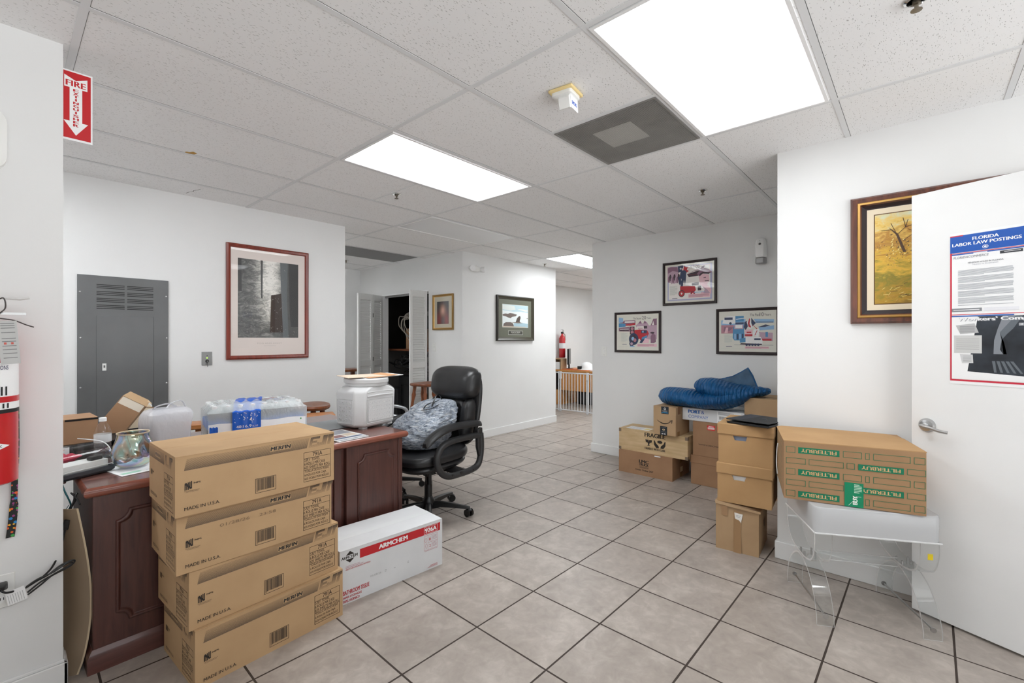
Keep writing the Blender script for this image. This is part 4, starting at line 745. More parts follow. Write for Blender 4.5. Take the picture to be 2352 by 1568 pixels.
# ---- water bottle pack
t = thing('water_bottle_pack', 'shrink wrapped pack of forty water bottles with blue band', 'water bottles', (.775, 2.985, ZD + .001), -8)
WB = film('wrap_film', (214, 220, 228), .42, .12, .3); WBL = M((24, 84, 178), .25); WBW = M((226, 230, 234), .3)
cap = MB(); bm_ = MB().lathe([(.028, 0), (.031, .01), (.031, .12), (.024, .155), (.013, .172), (.013, .185)], PET, seg=14)
for i in range(8):
    for j in range(5):
        o = thing('water_bottle', 'small water bottle inside the shrink wrapped pack', 'bottle', (0, 0, 0), 0, 'bottles in the shrink wrapped pack')
        o.location = Matrix.LocRotScale(Vector((.775, 2.985, ZD + .002)), Matrix.Rotation(R(-8), 3, 'Z').to_quaternion(), None) @ Vector((.035 + i * .064, .035 + j * .064, .004))
        if i == 0 and j == 0:
            bme = bm_.build('bottle_body', o); cme = MB().lathe([(.015, .183), (.015, .198), (.0, .199)], WHITE, seg=12).build('cap', o); lme = MB().lathe([(.0316, .06), (.0316, .11)], M((60, 120, 200), .3), seg=14, cap=False).build('bottle_label', o)
        else:
            for s_ in (bme, cme, lme): c_ = s_.copy(); COL.objects.link(c_); c_.parent = o
random.seed(8); m = MB(); NX, NY = 30, 18; L, Dp, Hh = .525, .33, .208
def wrapz(u, v):
    e = min(1, min(u, 1 - u) * 9) ** .5 * min(1, min(v, 1 - v) * 7) ** .5
    return Hh * (.80 + .2 * e) + .006 * noise.noise(Vector((u * 22, v * 12, 1))) + .006 * abs(math.sin(u * PI * 9)) * e
grid = [[(u * L, v * Dp, wrapz(u, v)) for u in [k / NX for k in range(NX + 1)]] for v in [k / NY for k in range(NY + 1)]]
V = [p_ for r_ in grid for p_ in r_]; F = []; 
for j in range(NY):
    for i in range(NX): F.append((j * (NX + 1) + i, j * (NX + 1) + i + 1, (j + 1) * (NX + 1) + i + 1, (j + 1) * (NX + 1) + i))
m.add(V, F, WB)
per = [grid[0][i] for i in range(NX + 1)] + [grid[j][NX] for j in range(1, NY + 1)] + [grid[NY][i] for i in range(NX - 1, -1, -1)] + [grid[j][0] for j in range(NY - 1, 0, -1)]
m.loft([[(x + .003 * math.sin(k * 1.3), y, .002) for k, (x, y, z) in enumerate(per)], [(x, y, z * .5) for k, (x, y, z) in enumerate(per)], [(x + (.004 if x < .01 else -.004 if x > L - .01 else 0) * 0, y, z) for x, y, z in per]], WB, False, False)
m.build('shrink_wrap', t)
m = MB(); 
def front(x0, x1, z0, z1, mm, off=-.004, nx=10, top=None):
    ring = []
    for k in range(nx + 1):
        x = x0 + (x1 - x0) * k / nx; ring.append((x, off - .002 * math.sin(k * 2.1), z0)); 
    up = [(x, y, z1 + .003 * math.sin(k * 1.7)) for k, (x, y, _) in enumerate(ring)]
    m.loft([ring, up], mm, False, False, False)
    if top: m.loft([up, [(x + top * .1, Dp * .35, wrapz((x) / L, .35) + .003) for x, _, _ in up], [(x + top * .2, Dp * .75, wrapz(min(.99, x / L), .75) + .004) for x, _, _ in up]], mm, False, False, False)
front(.0, .515, .02, .105, WBW, -.0035); front(.115, .262, .015, .165, WBL, -.0105, top=.3); front(.005, .045, .02, .09, WBL, -.0095)
p = PL(m, (0, -.0132, 0), (1, 0, 0), (0, 0, 1)); WT = M((240, 242, 245), .4)
p.text('40', .135, .072, .016, WT, w=.024, bold=.02).rect(.163, .070, .1645, .090, WT).text('16.9', .170, .072, .016, WT, w=.042, bold=.01).text('FL OZ', .218, .073, .009, WT, w=.028)
random.seed(6)
for k in range(26): p.ell(random.uniform(.125, .255), random.uniform(.10, .16), random.uniform(.001, .003), random.uniform(.002, .006), WT, 6, rot=random.uniform(0, 90))
pt_ = PL(m, (0, 0, Hh + .010), (1, 0, 0), (0, 1, 0)); RB = M((110, 60, 50), .4)
for k in range(34): pt_.ell(random.uniform(.26, .42), random.uniform(.03, .16), random.uniform(.004, .016), random.uniform(.002, .005), random.choice((WBL, WBL, WT, RB)), 7, rot=random.uniform(10, 50))
pt_.poly([(.27, .05), (.30, .07), (.36, .12), (.40, .17), (.37, .15), (.31, .10)], RB)
p.ell(.485, .093, .004, .006, M((40, 130, 60), .4)); m.build('printed_band', t)
# ---- cloudy plastic bag
t = thing('plastic_bag', 'cloudy white plastic carrier bag standing on the desk', 'plastic bag', (.590, 3.03, ZD), 12)
def crumple(rings, amp, fr, seed, mm, c0=True, c1=True):
    m = MB(); out = []
    for r_ in rings:
        c = Vector((sum(q[0] for q in r_) / len(r_), sum(q[1] for q in r_) / len(r_), 0)); o_ = []
        for q in r_:
            v = Vector(q); d_ = Vector((v.x - c.x, v.y - c.y, 0)); d_ = d_.normalized() if d_.length > 1e-6 else d_
            k = noise.ridged_multi_fractal(Vector((v.x * fr + seed, v.y * fr, v.z * fr * .7)), 1, 2, 3, 1, 2) - 1.2 if False else noise.noise(Vector((v.x * fr + seed, v.y * fr, v.z * fr * .6))) + .5 * noise.noise(Vector((v.x * fr * 2.3, v.y * fr * 2.3 + seed, v.z * fr * 1.4)))
            o_.append(tuple(v + d_ * amp * k))
        out.append(o_)
    return m.loft(out, mm, c0, c1)
rg = [rr(w, d, r, z, 8, cx=cx) for w, d, r, z, cx in ((.165, .15, .03, .0, .01), (.175, .16, .03, .02, .01), (.185, .165, .03, .07, .005), (.195, .17, .03, .12, 0), (.205, .175, .03, .165, 0), (.205, .17, .04, .198, 0), (.18, .14, .05, .215, .005), (.13, .10, .04, .222, .02))]
crumple(rg, .010, 20, 3, BAGF).build('bag_film', t, sub=1)
m = MB()
m.tube(smooth_path([(-.06, 0, .21), (-.05, -.02, .235), (.0, -.03, .245), (.04, -.02, .225)]), .006, BAGF, 6, flat=.4); m.tube(smooth_path([(.0, .0, .215), (.03, 0, .245), (.08, .01, .25), (.10, .01, .215)]), .008, BAGF, 6, flat=.4); m.build('handles', t)
o = MB().loft([rr(.13, .11, .02, 0), rr(.14, .12, .02, .13)], M((170, 160, 150), .6)); tag(at(o.build('paper_parcel'), (.590, 3.03, ZD + .01), 12), 'pale parcel showing through the cloudy plastic bag', 'parcel')
# ---- iridescent vase
n = NT('iridescent_glass'); n.n.remove(n.b); o = n.obj()
lw = n.add('ShaderNodeLayerWeight', {0: .35}).outputs['Facing']; ph = n.math('FRACT', n.math('ADD', n.math('MULTIPLY', lw, 1.7), n.math('MULTIPLY', n.noise(o, 7, 2).outputs[0], 1.4)))
rc = n.ramp(ph, [(0, (.45, .75, .95, 1)), (.25, (.75, .6, .9, 1)), (.45, (.95, .9, .6, 1)), (.65, (.6, .9, .8, 1)), (.85, (.95, .65, .45, 1)), (1, (.45, .75, .95, 1))])
gl = n.add('ShaderNodeBsdfGlossy', {'Color': rc, 'Roughness': .06}); tr = n.add('ShaderNodeBsdfTransparent', {'Color': (.9, .92, .95, 1)})
mx = n.add('ShaderNodeMixShader', {0: n.math('ADD', .34, n.math('MULTIPLY', lw, .5), clamp=True), 1: tr.outputs[0], 2: gl.outputs[0]}); n.link(mx.outputs[0], n.out.inputs[0]); IRID = n.m
def dimpled(prof, seg=48, amp=.010):
    out = []
    for r_, z in prof:
        ring = []
        for k in range(seg):
            a = 2 * PI * k / seg; dm = amp * max(0, math.sin(PI * min(1, max(0, (z - .02) / .11)))) * (math.cos(5 * a + 22 * z) * .9); ring.append(((r_ + dm) * math.cos(a), (r_ + dm) * math.sin(a), z))
        out.append(ring)
    return out
prof = [(.035, .004), (.055, .008), (.072, .03), (.078, .055), (.076, .082), (.069, .11), (.061, .135), (.058, .152), (.059, .158)]
t = thing('glass_vase', 'iridescent dimpled glass vase at the desk edge', 'vase', (.405, 2.70, ZD + .0035))
inn = [(r_ - .003, z) for r_, z in prof[::-1][:-1]] + [(.034, .010)]
MB().loft(dimpled(prof) + dimpled(inn), IRID, True, True).build('bowl', t, sub=1)
MB().lathe([(.057, .154), (.061, .158), (.060, .161), (.056, .158)], M((190, 170, 140), .3), seg=40, cap=False).build('rim', t)
# ---- water bottle
t = thing('water_bottle', 'clear half full water bottle with white cap behind the vase', 'bottle', (.318, 2.86, ZD + .001))
pf = [(.026, 0), (.031, .005)]
for k in range(7): z = .014 + k * .013; pf += [(.032, z), (.0295, z + .0065)]
pf += [(.032, .108), (.032, .150), (.031, .155), (.024, .180), (.014, .200), (.012, .206), (.012, .212)]
MB().lathe(pf, PET, seg=32).build('bottle_body', t); MB().lathe([(.028, .003), (.0285, .105), (.0, .106)], clear('water', (.86, .88, .9, 1), .02, 1.33), seg=24).build('water', t)
MB().lathe([(.0143, .205), (.0143, .220), (.012, .2225), (.0, .223)], WHITE, seg=24).build('cap', t); MB().lathe([(.0323, .110), (.0323, .146)], film('clear_label', (225, 225, 225), .6), seg=32, cap=False).build('bottle_label', t)
# ---- clear lidded grey case
t = thing('clear_lidded_case', 'dark grey case with clear curved lid overhanging the desk corner', 'case', (.122, 2.590, ZD + .002), 26)
cw, cdp = .245, .24
m = MB().loft([[(x0, y0, z), (x1, y0, z), (x1, y1, z), (x0, y1, z)] for z, x0, x1, y0, y1 in ((0, .01, cw - .01, .01, cdp), (.012, 0, cw, 0, cdp), (.03, 0, cw, 0, cdp), (.03, .008, cw - .008, .008, cdp - .008), (.018, .008, cw - .008, .008, cdp - .008))], M((52, 54, 58), .35)).build('tray', t, bevel=.003)
prc = [(.006, .03), (.010, .07), (.03, .105), (.07, .125), (.14, .13), (.23, .13)]
m = MB(); A = smooth_path([(0, y, z) for y, z in prc], 5)
m.loft([[(cw - .006, y, z) for _, y, z in A], [(.0, y, z) for _, y, z in A]], PET, False, False, False); m.add([(cw - .006, y, z) for _, y, z in A] + [(cw - .006, .23, .03)], [tuple(range(len(A) + 1))], PET)
m.tube([(cw - .006, y, z) for _, y, z in A], .0022, ACRYL_EDGE, 6).tube([(0, .008, .035), (cw - .006, .008, .035)], .002, ACRYL_EDGE, 6); m.build('clear_lid', t)
MB().box(.012, .014, .019, cw - .02, .10, .058, M((196, 196, 194), .8)).build('white_liner', t)
o = MB(); o.loft([[(.05 + .15 * k / 14 + .01 * math.sin(j), .15 + .035 * math.cos(2 * PI * j / 10) * (.5 + .5 * math.sin(PI * k / 14)), .066 + (.022 + .006 * math.sin(k * 1.9)) * math.sin(2 * PI * j / 10) * math.sin(PI * (k + .4) / 14.8)) for j in range(10)] for k in range(15)], M((150, 24, 52), .8)); tag(at(o.build('red_cloth'), (.122, 2.590, ZD + .002), 26), 'crumpled crimson cloth inside the clear lidded case', 'cloth')
o = MB().box(.17, .03, .0585, .215, .06, .074, BLACK); tag(at(o.build('binder_clip', bevel=.003), (.122, 2.590, ZD + .002), 26), 'small black clip inside the clear lidded case', 'clip')
TEAL = M((18, 84, 92), .6)
m = MB(); m.tube(smooth_path([(.165, 2.588, .75), (.172, 2.582, .72), (.182, 2.58, .69), (.190, 2.582, .66), (.184, 2.585, .64)]), .008, TEAL, 6, flat=.35).tube(smooth_path([(.158, 2.59, .748), (.164, 2.584, .735), (.158, 2.582, .725)]), .006, TEAL, 6, flat=.35).tube(smooth_path([(.184, 2.585, .66), (.176, 2.585, .645)]), .004, TEAL, 6, flat=.3); tag(m.build('teal_ribbon'), 'dark teal ribbon hanging under the clear lidded case', 'ribbon')
m = MB().tube(smooth_path([(.35, 2.80, ZD + .012), (.42, 2.82, ZD + .018), (.48, 2.80, ZD + .012), (.55, 2.84, ZD + .02)]), .012, M((30, 170, 180), .6), 8, flat=.6); tag(m.build('teal_cloth', sub=1), 'bright teal cloth bunched behind the glass vase', 'cloth')
# ---- black letter tray with boxes
t = thing('letter_tray', 'black letter tray with a picture card under the brown box', 'letter tray', (.02, 2.985, ZD + .001), 3)
m = MB().box(0, 0, 0, .40, .19, .006, BLACK).box(0, .18, 0, .40, .19, .09, BLACK).box(0, 0, 0, .008, .19, .09, BLACK).box(.392, 0, 0, .40, .19, .09, BLACK).box(0, 0, .082, .40, .19, .088, BLACK).box(.20, 0, 0, .208, .19, .082, BLACK); m.build('tray', t)
m = MB().box(.05, -.004, .02, .195, 0, .08, PAPER); p = PL(m, (.05, -.004, .02), (1, 0, 0), (0, 0, 1)); p.poly([(.01, .008), (.05, .01), (.055, .025), (.02, .03)], M((170, 70, 50), .6)).poly([(.055, .035), (.10, .03), (.125, .04), (.1, .045), (.07, .045)], M((60, 70, 90), .6)).line([(.01, .05), (.13, .05)], .003, M((190, 120, 100), .6)); m.build('picture_card', t)
tag(at(MB().box(0, 0, 0, .16, .13, .045, M((40, 34, 34), .6)).build('dark_book', bevel=.003), (.235, 3.01, ZD + .009), 3), 'dark brown book inside the black letter tray', 'book')
t = thing('cardboard_box', 'closed small brown carton on the black letter tray', 'box', (.045, 2.99, ZD + .092), 3)
m = MB().box(0, 0, 0, .272, .19, .116, CARD_DARK); m.build('body', t, bevel=.002); MB().box(0, .002, .116, .272, .2, .1185, CARD_DARK).build('lid_flap', t); MB().box(.035, -.0008, .106, .08, .001, .1175, DARKW2).build('slot', t); MB().box(.155, -.0008, .108, .272, .001, .1165, DARKW2).build('slot', t)
# long open carton leaning
t = thing('cardboard_box', 'long open brown carton leaning against the file holder', 'box', (.350, 3.245, ZD + .040), 0)
m = MB(); a_, b_, L_ = .058, .042, .25
m.T = Matrix.Rotation(R(35), 4, 'Y') @ Matrix.Rotation(R(-16), 4, 'Z')
m.box(-a_, -b_, 0, a_, -b_ + .003, L_, CARD_DARK).box(-a_, b_ - .003, 0, a_, b_, L_, CARD_DARK).box(-a_, -b_ + .003, 0, -a_ + .003, b_ - .003, L_, CARD_DARK).box(a_ - .003, -b_ + .003, 0, a_, b_ - .003, L_, CARD).box(-a_, -b_, -.003, a_, b_, 0, CARD_DARK); m.build('body', t, bevel=.001)
for nm, vs_ in (('flap', [(-a_, -b_, L_), (a_, -b_, L_), (a_ * .8, -b_ * .2, L_ + .035), (-a_ * .8, -b_ * .2, L_ + .035)]), ('flap', [(a_, -b_, L_), (a_, b_, L_), (a_ + .035, b_ * .8, L_ + .015), (a_ + .035, -b_ * .8, L_ + .015)]), ('flap', [(-a_, b_, L_), (a_, b_, L_), (a_ * .9, b_ + .03, L_ + .025), (-a_ * .9, b_ + .03, L_ + .025)])):
    f_ = MB(); f_.T = m.T.copy(); nn = (Vector(vs_[1]) - Vector(vs_[0])).cross(Vector(vs_[3]) - Vector(vs_[0])).normalized() * .003; f_.loft([vs_, [tuple(Vector(q) + nn) for q in vs_]], CARD); f_.build(nm, t)
f_ = MB(); f_.T = m.T.copy(); f_.add([(-a_ + .004, -b_ - .0006, L_ - .04), (a_ - .004, -b_ - .0006, L_ - .04), (a_ - .004, -b_ - .0006, L_), (-a_ + .004, -b_ - .0006, L_)], [(0, 1, 2, 3)], M((206, 196, 180), .3)); f_.build('tape', t)
# file holder with folders
t = thing('file_holder', 'black file holder behind the leaning carton', 'file holder', (.430, 3.315, ZD + .001), 4)
MB().box(0, 0, 0, .17, .07, .01, BLACK).box(0, 0, 0, .006, .07, .10, BLACK).box(.164, 0, 0, .17, .07, .10, BLACK).box(0, .064, 0, .17, .07, .15, BLACK).box(0, 0, 0, .17, .005, .085, BLACK).build('holder', t)
for k in range(6):
    z = .200 + .012 * (k % 3); o = MB(); mm_ = (M((228, 206, 180), .7), M((230, 226, 222), .7), M((222, 196, 160), .7))[k % 3]
    o.loft([rr(.15, .0035, .001, .01), rr(.15, .0035, .001, z - .02), rr(.12, .0035, .001, z)], mm_); o = o.build('manila_folder'); o.rotation_euler = (R(-2), 0, R(4))
    w_ = Matrix.Rotation(R(4), 3, 'Z') @ Vector((.086, .012 + k * .009, 0)); o.location = (.43 + w_.x, 3.315 + w_.y, ZD + .012)
    tag(o, 'paper folder standing in the black file holder', 'folder', 'folders standing in the file holder')
# slab bench and stools
def stool(lab, x, y, rz):
    t = thing('bar_stool', lab, 'stool', (x, y, 0), rz, None)
    MB().loft([[(r_ * math.cos(a), r_ * math.sin(a) * .95, z + (.012 * abs(math.cos(a)) ** 2 if z > .72 else 0)) for a in [2 * PI * k / 32 for k in range(32)]] for r_, z in ((.15, .725), (.178, .735), (.185, .75), (.18, .765), (.14, .768), (.05, .757))], STOOLW).build('seat', t)
    for k in range(4):
        a = R(45 + 90 * k); c_, s_ = math.cos(a), math.sin(a); P = [(r_ * c_, r_ * s_, z) for r_, z in ((.115, .73), (.125, .66), (.128, .62), (.14, .55), (.165, .40), (.20, .2), (.225, 0))]
        MB().tube(P, [.022, .020, .027, .018, .021, .019, .015], STOOLW, 12).build('leg', t)
    for z, r_ in ((.30, .185), (.20, .20)):
        for k in range(4):
            a, b = R(45 + 90 * k), R(135 + 90 * k); MB().cyl((r_ * math.cos(a), r_ * math.sin(a), z + .04 * (k % 2)), (r_ * math.cos(b), r_ * math.sin(b), z + .04 * (k % 2)), .010, STOOLW, seg=10).build('rung', t)
stool('wooden bar stool before the louvred closet door', 3.64, 4.79, 15)
stool('wooden bar stool behind the water bottle pack', 1.76, 3.93, 40)
t = thing('slab_bench', 'orange brown wooden slab bench behind the desk', 'bench', (.84, 3.875, 0), -20.5)
MB().box(0, 0, .69, 1.02, .17, .73, SLABW).build('seat', t, bevel=.008)
for x in (.08, .88): MB().box(x, .03, 0, x + .05, .14, .69, SLABW).build('leg', t, bevel=.004)
# leaning warped board between near wall and desk
m = MB(); rows = 16; ring = []
for k in range(rows + 1):
    z = .66 * k / rows; bul = math.sin(PI * min(1, z / .66) ** .8) ; xr = .200 + .040 * bul; ring.append((z, xr))
BRD = mottled('tan_board', (128, 110, 90), (138, 120, 100), 3, .6); BRE = M((190, 172, 142), .7); fr_, bk = [], []
cols_ = 7
def bp(k, j): z, xr = ring[k]; s_ = j / cols_; return (xr - .085 * s_, 2.505 + .105 * s_ - .02 * math.sin(PI * s_), z)
V = [bp(k, j) for k in range(rows + 1) for j in range(cols_ + 1)]; V2 = [(x + .006, y + .006, z) for x, y, z in V]; n1 = cols_ + 1
F = [(k * n1 + j, k * n1 + j + 1, (k + 1) * n1 + j + 1, (k + 1) * n1 + j) for k in range(rows) for j in range(cols_)]
m.add(V, [f[::-1] for f in F], BRD); m.add(V2, F, BRE); E0 = [bp(k, 0) for k in range(rows + 1)]
m.loft([E0, [(x + .006, y - .001, z) for x, y, z in E0], [(x + .006, y + .006, z) for x, y, z in E0]], BRE, False, False, False); tag(m.build('leaning_board'), 'warped tan board squeezed between the near wall and the desk', 'board')

# dark return unit joining the desk on the far left, under the letter tray
t = thing('desk_return', 'dark mahogany side unit behind the near wall carrying the letter tray', 'side unit', (-.90, 2.78, 0))
MB().box(0, 0, .705, 1.09, .62, DT, MAHOG_DESK).build('top', t, bevel=.004); MB().box(.02, .02, 0, 1.08, .60, .705, MAHOG).build('body', t)
# ================================================================== CARTONS
def carton(name, label, loc, rz, w, d, h, mat, group=None, paint=None, bevel=.003, flaps=True, axis='x', cat='box', bulge=0, build=True):
    t = thing(name, label, cat, loc, rz, group); m = MB(); k = .0035
    m.box(0, 0, 0, w, d, h - (k if flaps else 0), mat)
    if paint: paint(m, w, d, h)
    o = m.build('body', t, bevel=bevel)
    if flaps:
        g = .0012
        rs_ = ((0, 0, w, d / 2 - g), (0, d / 2 + g, w, d)) if axis == 'x' else ((0, 0, w / 2 - g, d), (w / 2 + g, 0, w, d))
        for x0, y0, x1, y1 in rs_: MB().box(x0, y0, h - k, x1, y1, h, mat).build('flap', t, bevel=.0012)
    return t
FR = lambda m: PL(m, (0, 0, 0), (1, 0, 0), (0, 0, 1))
def LEFT(m, d): return PL(m, (0, d, 0), (0, -1, 0), (0, 0, 1))
# paper towel cases ---------------------------------------------------
n = NT('band_ink'); o = n.add('ShaderNodeTexCoord').outputs['Object']; z = n.add('ShaderNodeSeparateXYZ', {0: o}).outputs[2]
hz = n.math('FRACT', n.math('MULTIPLY', z, 480)); fade = n.add('ShaderNodeMapRange', {0: z, 1: .168, 2: .215, 3: .86, 4: .42}).outputs[0]
n.set(Base_Color=n.mix(n.math('LESS_THAN', hz, fade), col(196, 160, 118), col(70, 58, 48)), Roughness=.75); BANDI = n.m
n = NT('letter_ink'); o = n.add('ShaderNodeTexCoord').outputs['Object']; z = n.add('ShaderNodeSeparateXYZ', {0: o}).outputs[2]
hz = n.math('FRACT', n.math('MULTIPLY', z, 480)); fade = n.add('ShaderNodeMapRange', {0: z, 1: .168, 2: .215, 3: .30, 4: .95}).outputs[0]
n.set(Base_Color=n.mix(n.math('LESS_THAN', hz, fade), col(190, 155, 114), col(72, 60, 50)), Roughness=.75); LETI = n.m
def towel(date):
    def f(m, w, d, h):
        p = FR(m); s_ = w / .615
        p.poly([(.027, .169), (.485, .171), (.497, .214), (.036, .211)], BANDI)
        p.rect(.329, .183, .417, .2045, CARD_TOWEL).text('MERFIN', .332, .186, .0155, BLACK, w=.082, bold=.045, shear=.12)
        e = lambda P, mm: p.poly(P, mm)
        e([(.492, .171), (.537, .171), (.5385, .180), (.508, .180), (.5095, .188), (.531, .188), (.533, .197), (.512, .197), (.514, .205), (.545, .205), (.547, .2155), (.504, .214)], LETI)
        e([(.528, .1725), (.572, .172), (.585, .216), (.563, .216), (.555, .186), (.541, .186), (.542, .190), (.532, .188)], LETI)
        e([(.577, .172), (.593, .172), (.6015, .202), (.608, .202), (.612, .2165), (.586, .216), (.582, .202), (.586, .202)], LETI)
        p.out(.471, .021, .596, .152, .0016, INK).rect(.471, .124, .596, .1255, INK).rect(.471, .073, .596, .0745, INK)
        p.text('791A', .5335, .1295, .0185, INK, w=.044, align='c', bold=.01)
        for k, s__ in enumerate(('2-PLY  TOWEL', '6 ROLLS PER CASE', '625 SHEETS PER ROLL')): p.text(s__, .474, .1105 - k * .0163, .0125, INK, w=(.070, .095, .119)[k])
        for k, s__ in enumerate(('TOALLA DE DOS HOJAS', '6 ROLLOS POR CAJA', '625 HOJAS POR ROLLO')): p.text(s__, .475, .0595 - k * .0163, .0125, INK, w=(.112, .099, .112)[k])
        p.out(.272, .022, .353, .082, .0016, INK); random.seed(9); x = .277
        while x < .346:
            b = random.choice((.0008, .0012, .002)); p.rect(x, .028 + (.004 if .28 < x < .345 else 0), x + b, .079, INK2); p.e -= p.de * .95; x += b + random.choice((.0007, .0012, .0018))
        for k in range(5): p.poly([(.029 + k * .005, .096 + (.004 if k > 2 else 0)), (.032 + k * .005, .096 + (.002 if k > 2 else 0)), (.032 + k * .005, .118 + .002 * k), (.029 + k * .005, .122 + .0015 * k)], INK)
        p.poly([(.029, .118), (.036, .110), (.048, .098), (.051, .101), (.038, .118), (.032, .124)], INK).text('NPS', .058, .1155, .006, INK, w=.022, bold=.03)
        p.rect(.028, .0915, .076, .0925, INK2).rect(.032, .0875, .072, .0883, INK2).text('MADE IN U.S.A.', .028, .0205, .0125, INK, w=.116, bold=.01)
        if date: p.text('01/28/26', .142, .141, .012, M((120, 98, 74), .8), w=.108).text('23:58', .287, .141, .012, M((120, 98, 74), .8), w=.066)
        q = LEFT(m, d); W = d
        q.poly([(.006, .171), (.236, .171), (.236, .214), (.006, .214)], BANDI); q.rect(.10, .184, .178, .2045, CARD_TOWEL).text('MERFIN', .103, .187, .014, BLACK, w=.072, bold=.04)
        q.poly([(.250, .171), (.285, .171), (.285, .18), (.265, .18), (.268, .213), (.255, .213)], LETI).poly([(.292, .171), (.318, .171), (.325, .213), (.31, .213), (.305, .182), (.294, .182)], LETI).poly([(.322, .171), (.333, .171), (.34, .2), (.352, .2), (.355, .214), (.326, .214)], LETI)
        q.out(.236, .012, .360, .144, .0016, INK).rect(.236, .118, .360, .1195, INK).rect(.236, .068, .36, .0695, INK).text('791A', .298, .1235, .0165, INK, w=.042, align='c')
        for k, s__ in enumerate(('2-PLY  TOWEL', '6 ROLLS PER CASE', '625 SHEETS PER ROLL')): q.text(s__, .239, .1045 - k * .0158, .0115, INK, w=(.070, .095, .116)[k])
        for k, s__ in enumerate(('TOALLA DE DOS HOJAS', '6 ROLLOS POR CAJA', '625 HOJAS POR ROLLO')): q.text(s__, .239, .0545 - k * .0158, .0115, INK, w=(.112, .099, .112)[k])
        for k in range(5): q.rect(.03 + k * .005, .10, .033 + k * .005, .122, INK)
        q.text('NPS', .06, .112, .006, INK, w=.022, bold=.03).text('MADE IN U.S.A.', .03, .02, .012, INK, w=.10, bold=.01)
    return f
hb = .226; G_ = 'stacked paper towel cases'; TW, TDp = .613, .378
carton('towel_case', 'brown paper towel case on the floor, bottom of the stack of four', (.490, 2.052, 0), 3.4, TW, TDp, hb - .001, CARD_TOWEL, G_, towel(False), .004)
carton('towel_case', 'brown paper towel case second from the bottom, pushed askew', (.474, 2.066, hb), 3.6, TW, TDp, hb - .001, CARD_TOWEL, G_, towel(False), .004)
carton('towel_case', 'brown paper towel case stamped 01/28/26, third from the floor', (.434, 2.064, 2 * hb), 1.0, TW * .985, TDp, hb - .001, CARD_TOWEL, G_, towel(True), .004)
t4 = carton('towel_case', 'brown paper towel case at the top of the stack', (.424, 2.034, 3 * hb), 1.2, TW, .385, hb - .001, CARD_TOWEL, G_, towel(False), .004)
# bathroom tissue case -------------------------------------------------
AR = M((176, 28, 36), .6)
def armchem(m, w, d, h):
    o_ = .035; p = PL(m, (o_, 0, 0), (1, 0, 0), (0, 0, 1))
    p.poly([(-.027, .237), (-.010, .237), (.018, .262), (.0475, .237), (.060, .237), (.060, .227), (.0475, .227), (.018, .203), (-.010, .227), (-.027, .227)], INK).rect(-.027, .2225, .06, .2425, CARD_WHITE).text('ARMCHEM', -.026, .225, .015, INK, w=.084, bold=.03)
    p.rect(.071, .208, .570, .254, AR).rect(.5785, .208, .5905 - .008, .254, AR) if False else p.rect(.071, .208, .570, .254, AR)
    p.text('ARMCHEM', .178, .219, .024, WH, w=.172, bold=.045); p.out(.459, .2115, .552, .2505, .0015, WH).text('926A', .505, .2185, .025, WH, w=.078, bold=.04, align='c')
    p.out(.459, .117, .551, .201, .001, AR).rect(.485, .117, .486, .201, AR).rect(.512, .117, .513, .201, AR).rect(.485, .158, .551, .159, AR).text('6', .493, .168, .020, AR, w=.012, bold=.02).text('2', .494, .130, .016, AR, w=.010, bold=.01)
    for k in range(4): p.rect(.516, .190 - k * .007, .546, .192 - k * .007, LB).rect(.516, .150 - k * .007, .546, .152 - k * .007, LB)
    p.ell(.471, .175, .008, .012, AR).ell(.471, .175, .0068, .0105, CARD_WHITE).ell(.474, .142, .006, .014, AR).ell(.474, .142, .005, .0125, CARD_WHITE)
    p.rect(.462, .112, .55, .114, LB).text('ARMCHEM REORDER ARM926A', -.005, .168, .008, AR, w=.134).rect(-.005, .180, .09, .182, LB).rect(-.005, .187, .07, .1885, LB)
    p.text('05/08/26', .128, .088, .010, M((160, 160, 160), .7), w=.062).text(': .  :', .21, .088, .010, M((150, 150, 150), .7), w=.15)
    p.text('BATHROOM TISSUE', -.018, .046, .022, AR, w=.140, bold=.02).text('PAPIER HYGIENIQUE', -.018, .0255, .013, AR, w=.098, bold=.02).text('PAPEL HIGIENICO', -.018, .008, .013, AR, w=.086, bold=.02)
    p.rect(.482, .012, .550, .0135, AR).rect(.50, .022, .55, .0235, AR).rect(.492, .017, .55, .0185, AR)
t = carton('tissue_case', 'white bathroom tissue case with red stripe on the floor before the desk', (1.125, 2.162, 0), -4.0, .62, .30, .272, CARD_WHITE, None, armchem, .004, axis='x')
MB().box(0, .125, .2722, .62, .175, .2726, M((216, 218, 218), .25)).build('tape', t)
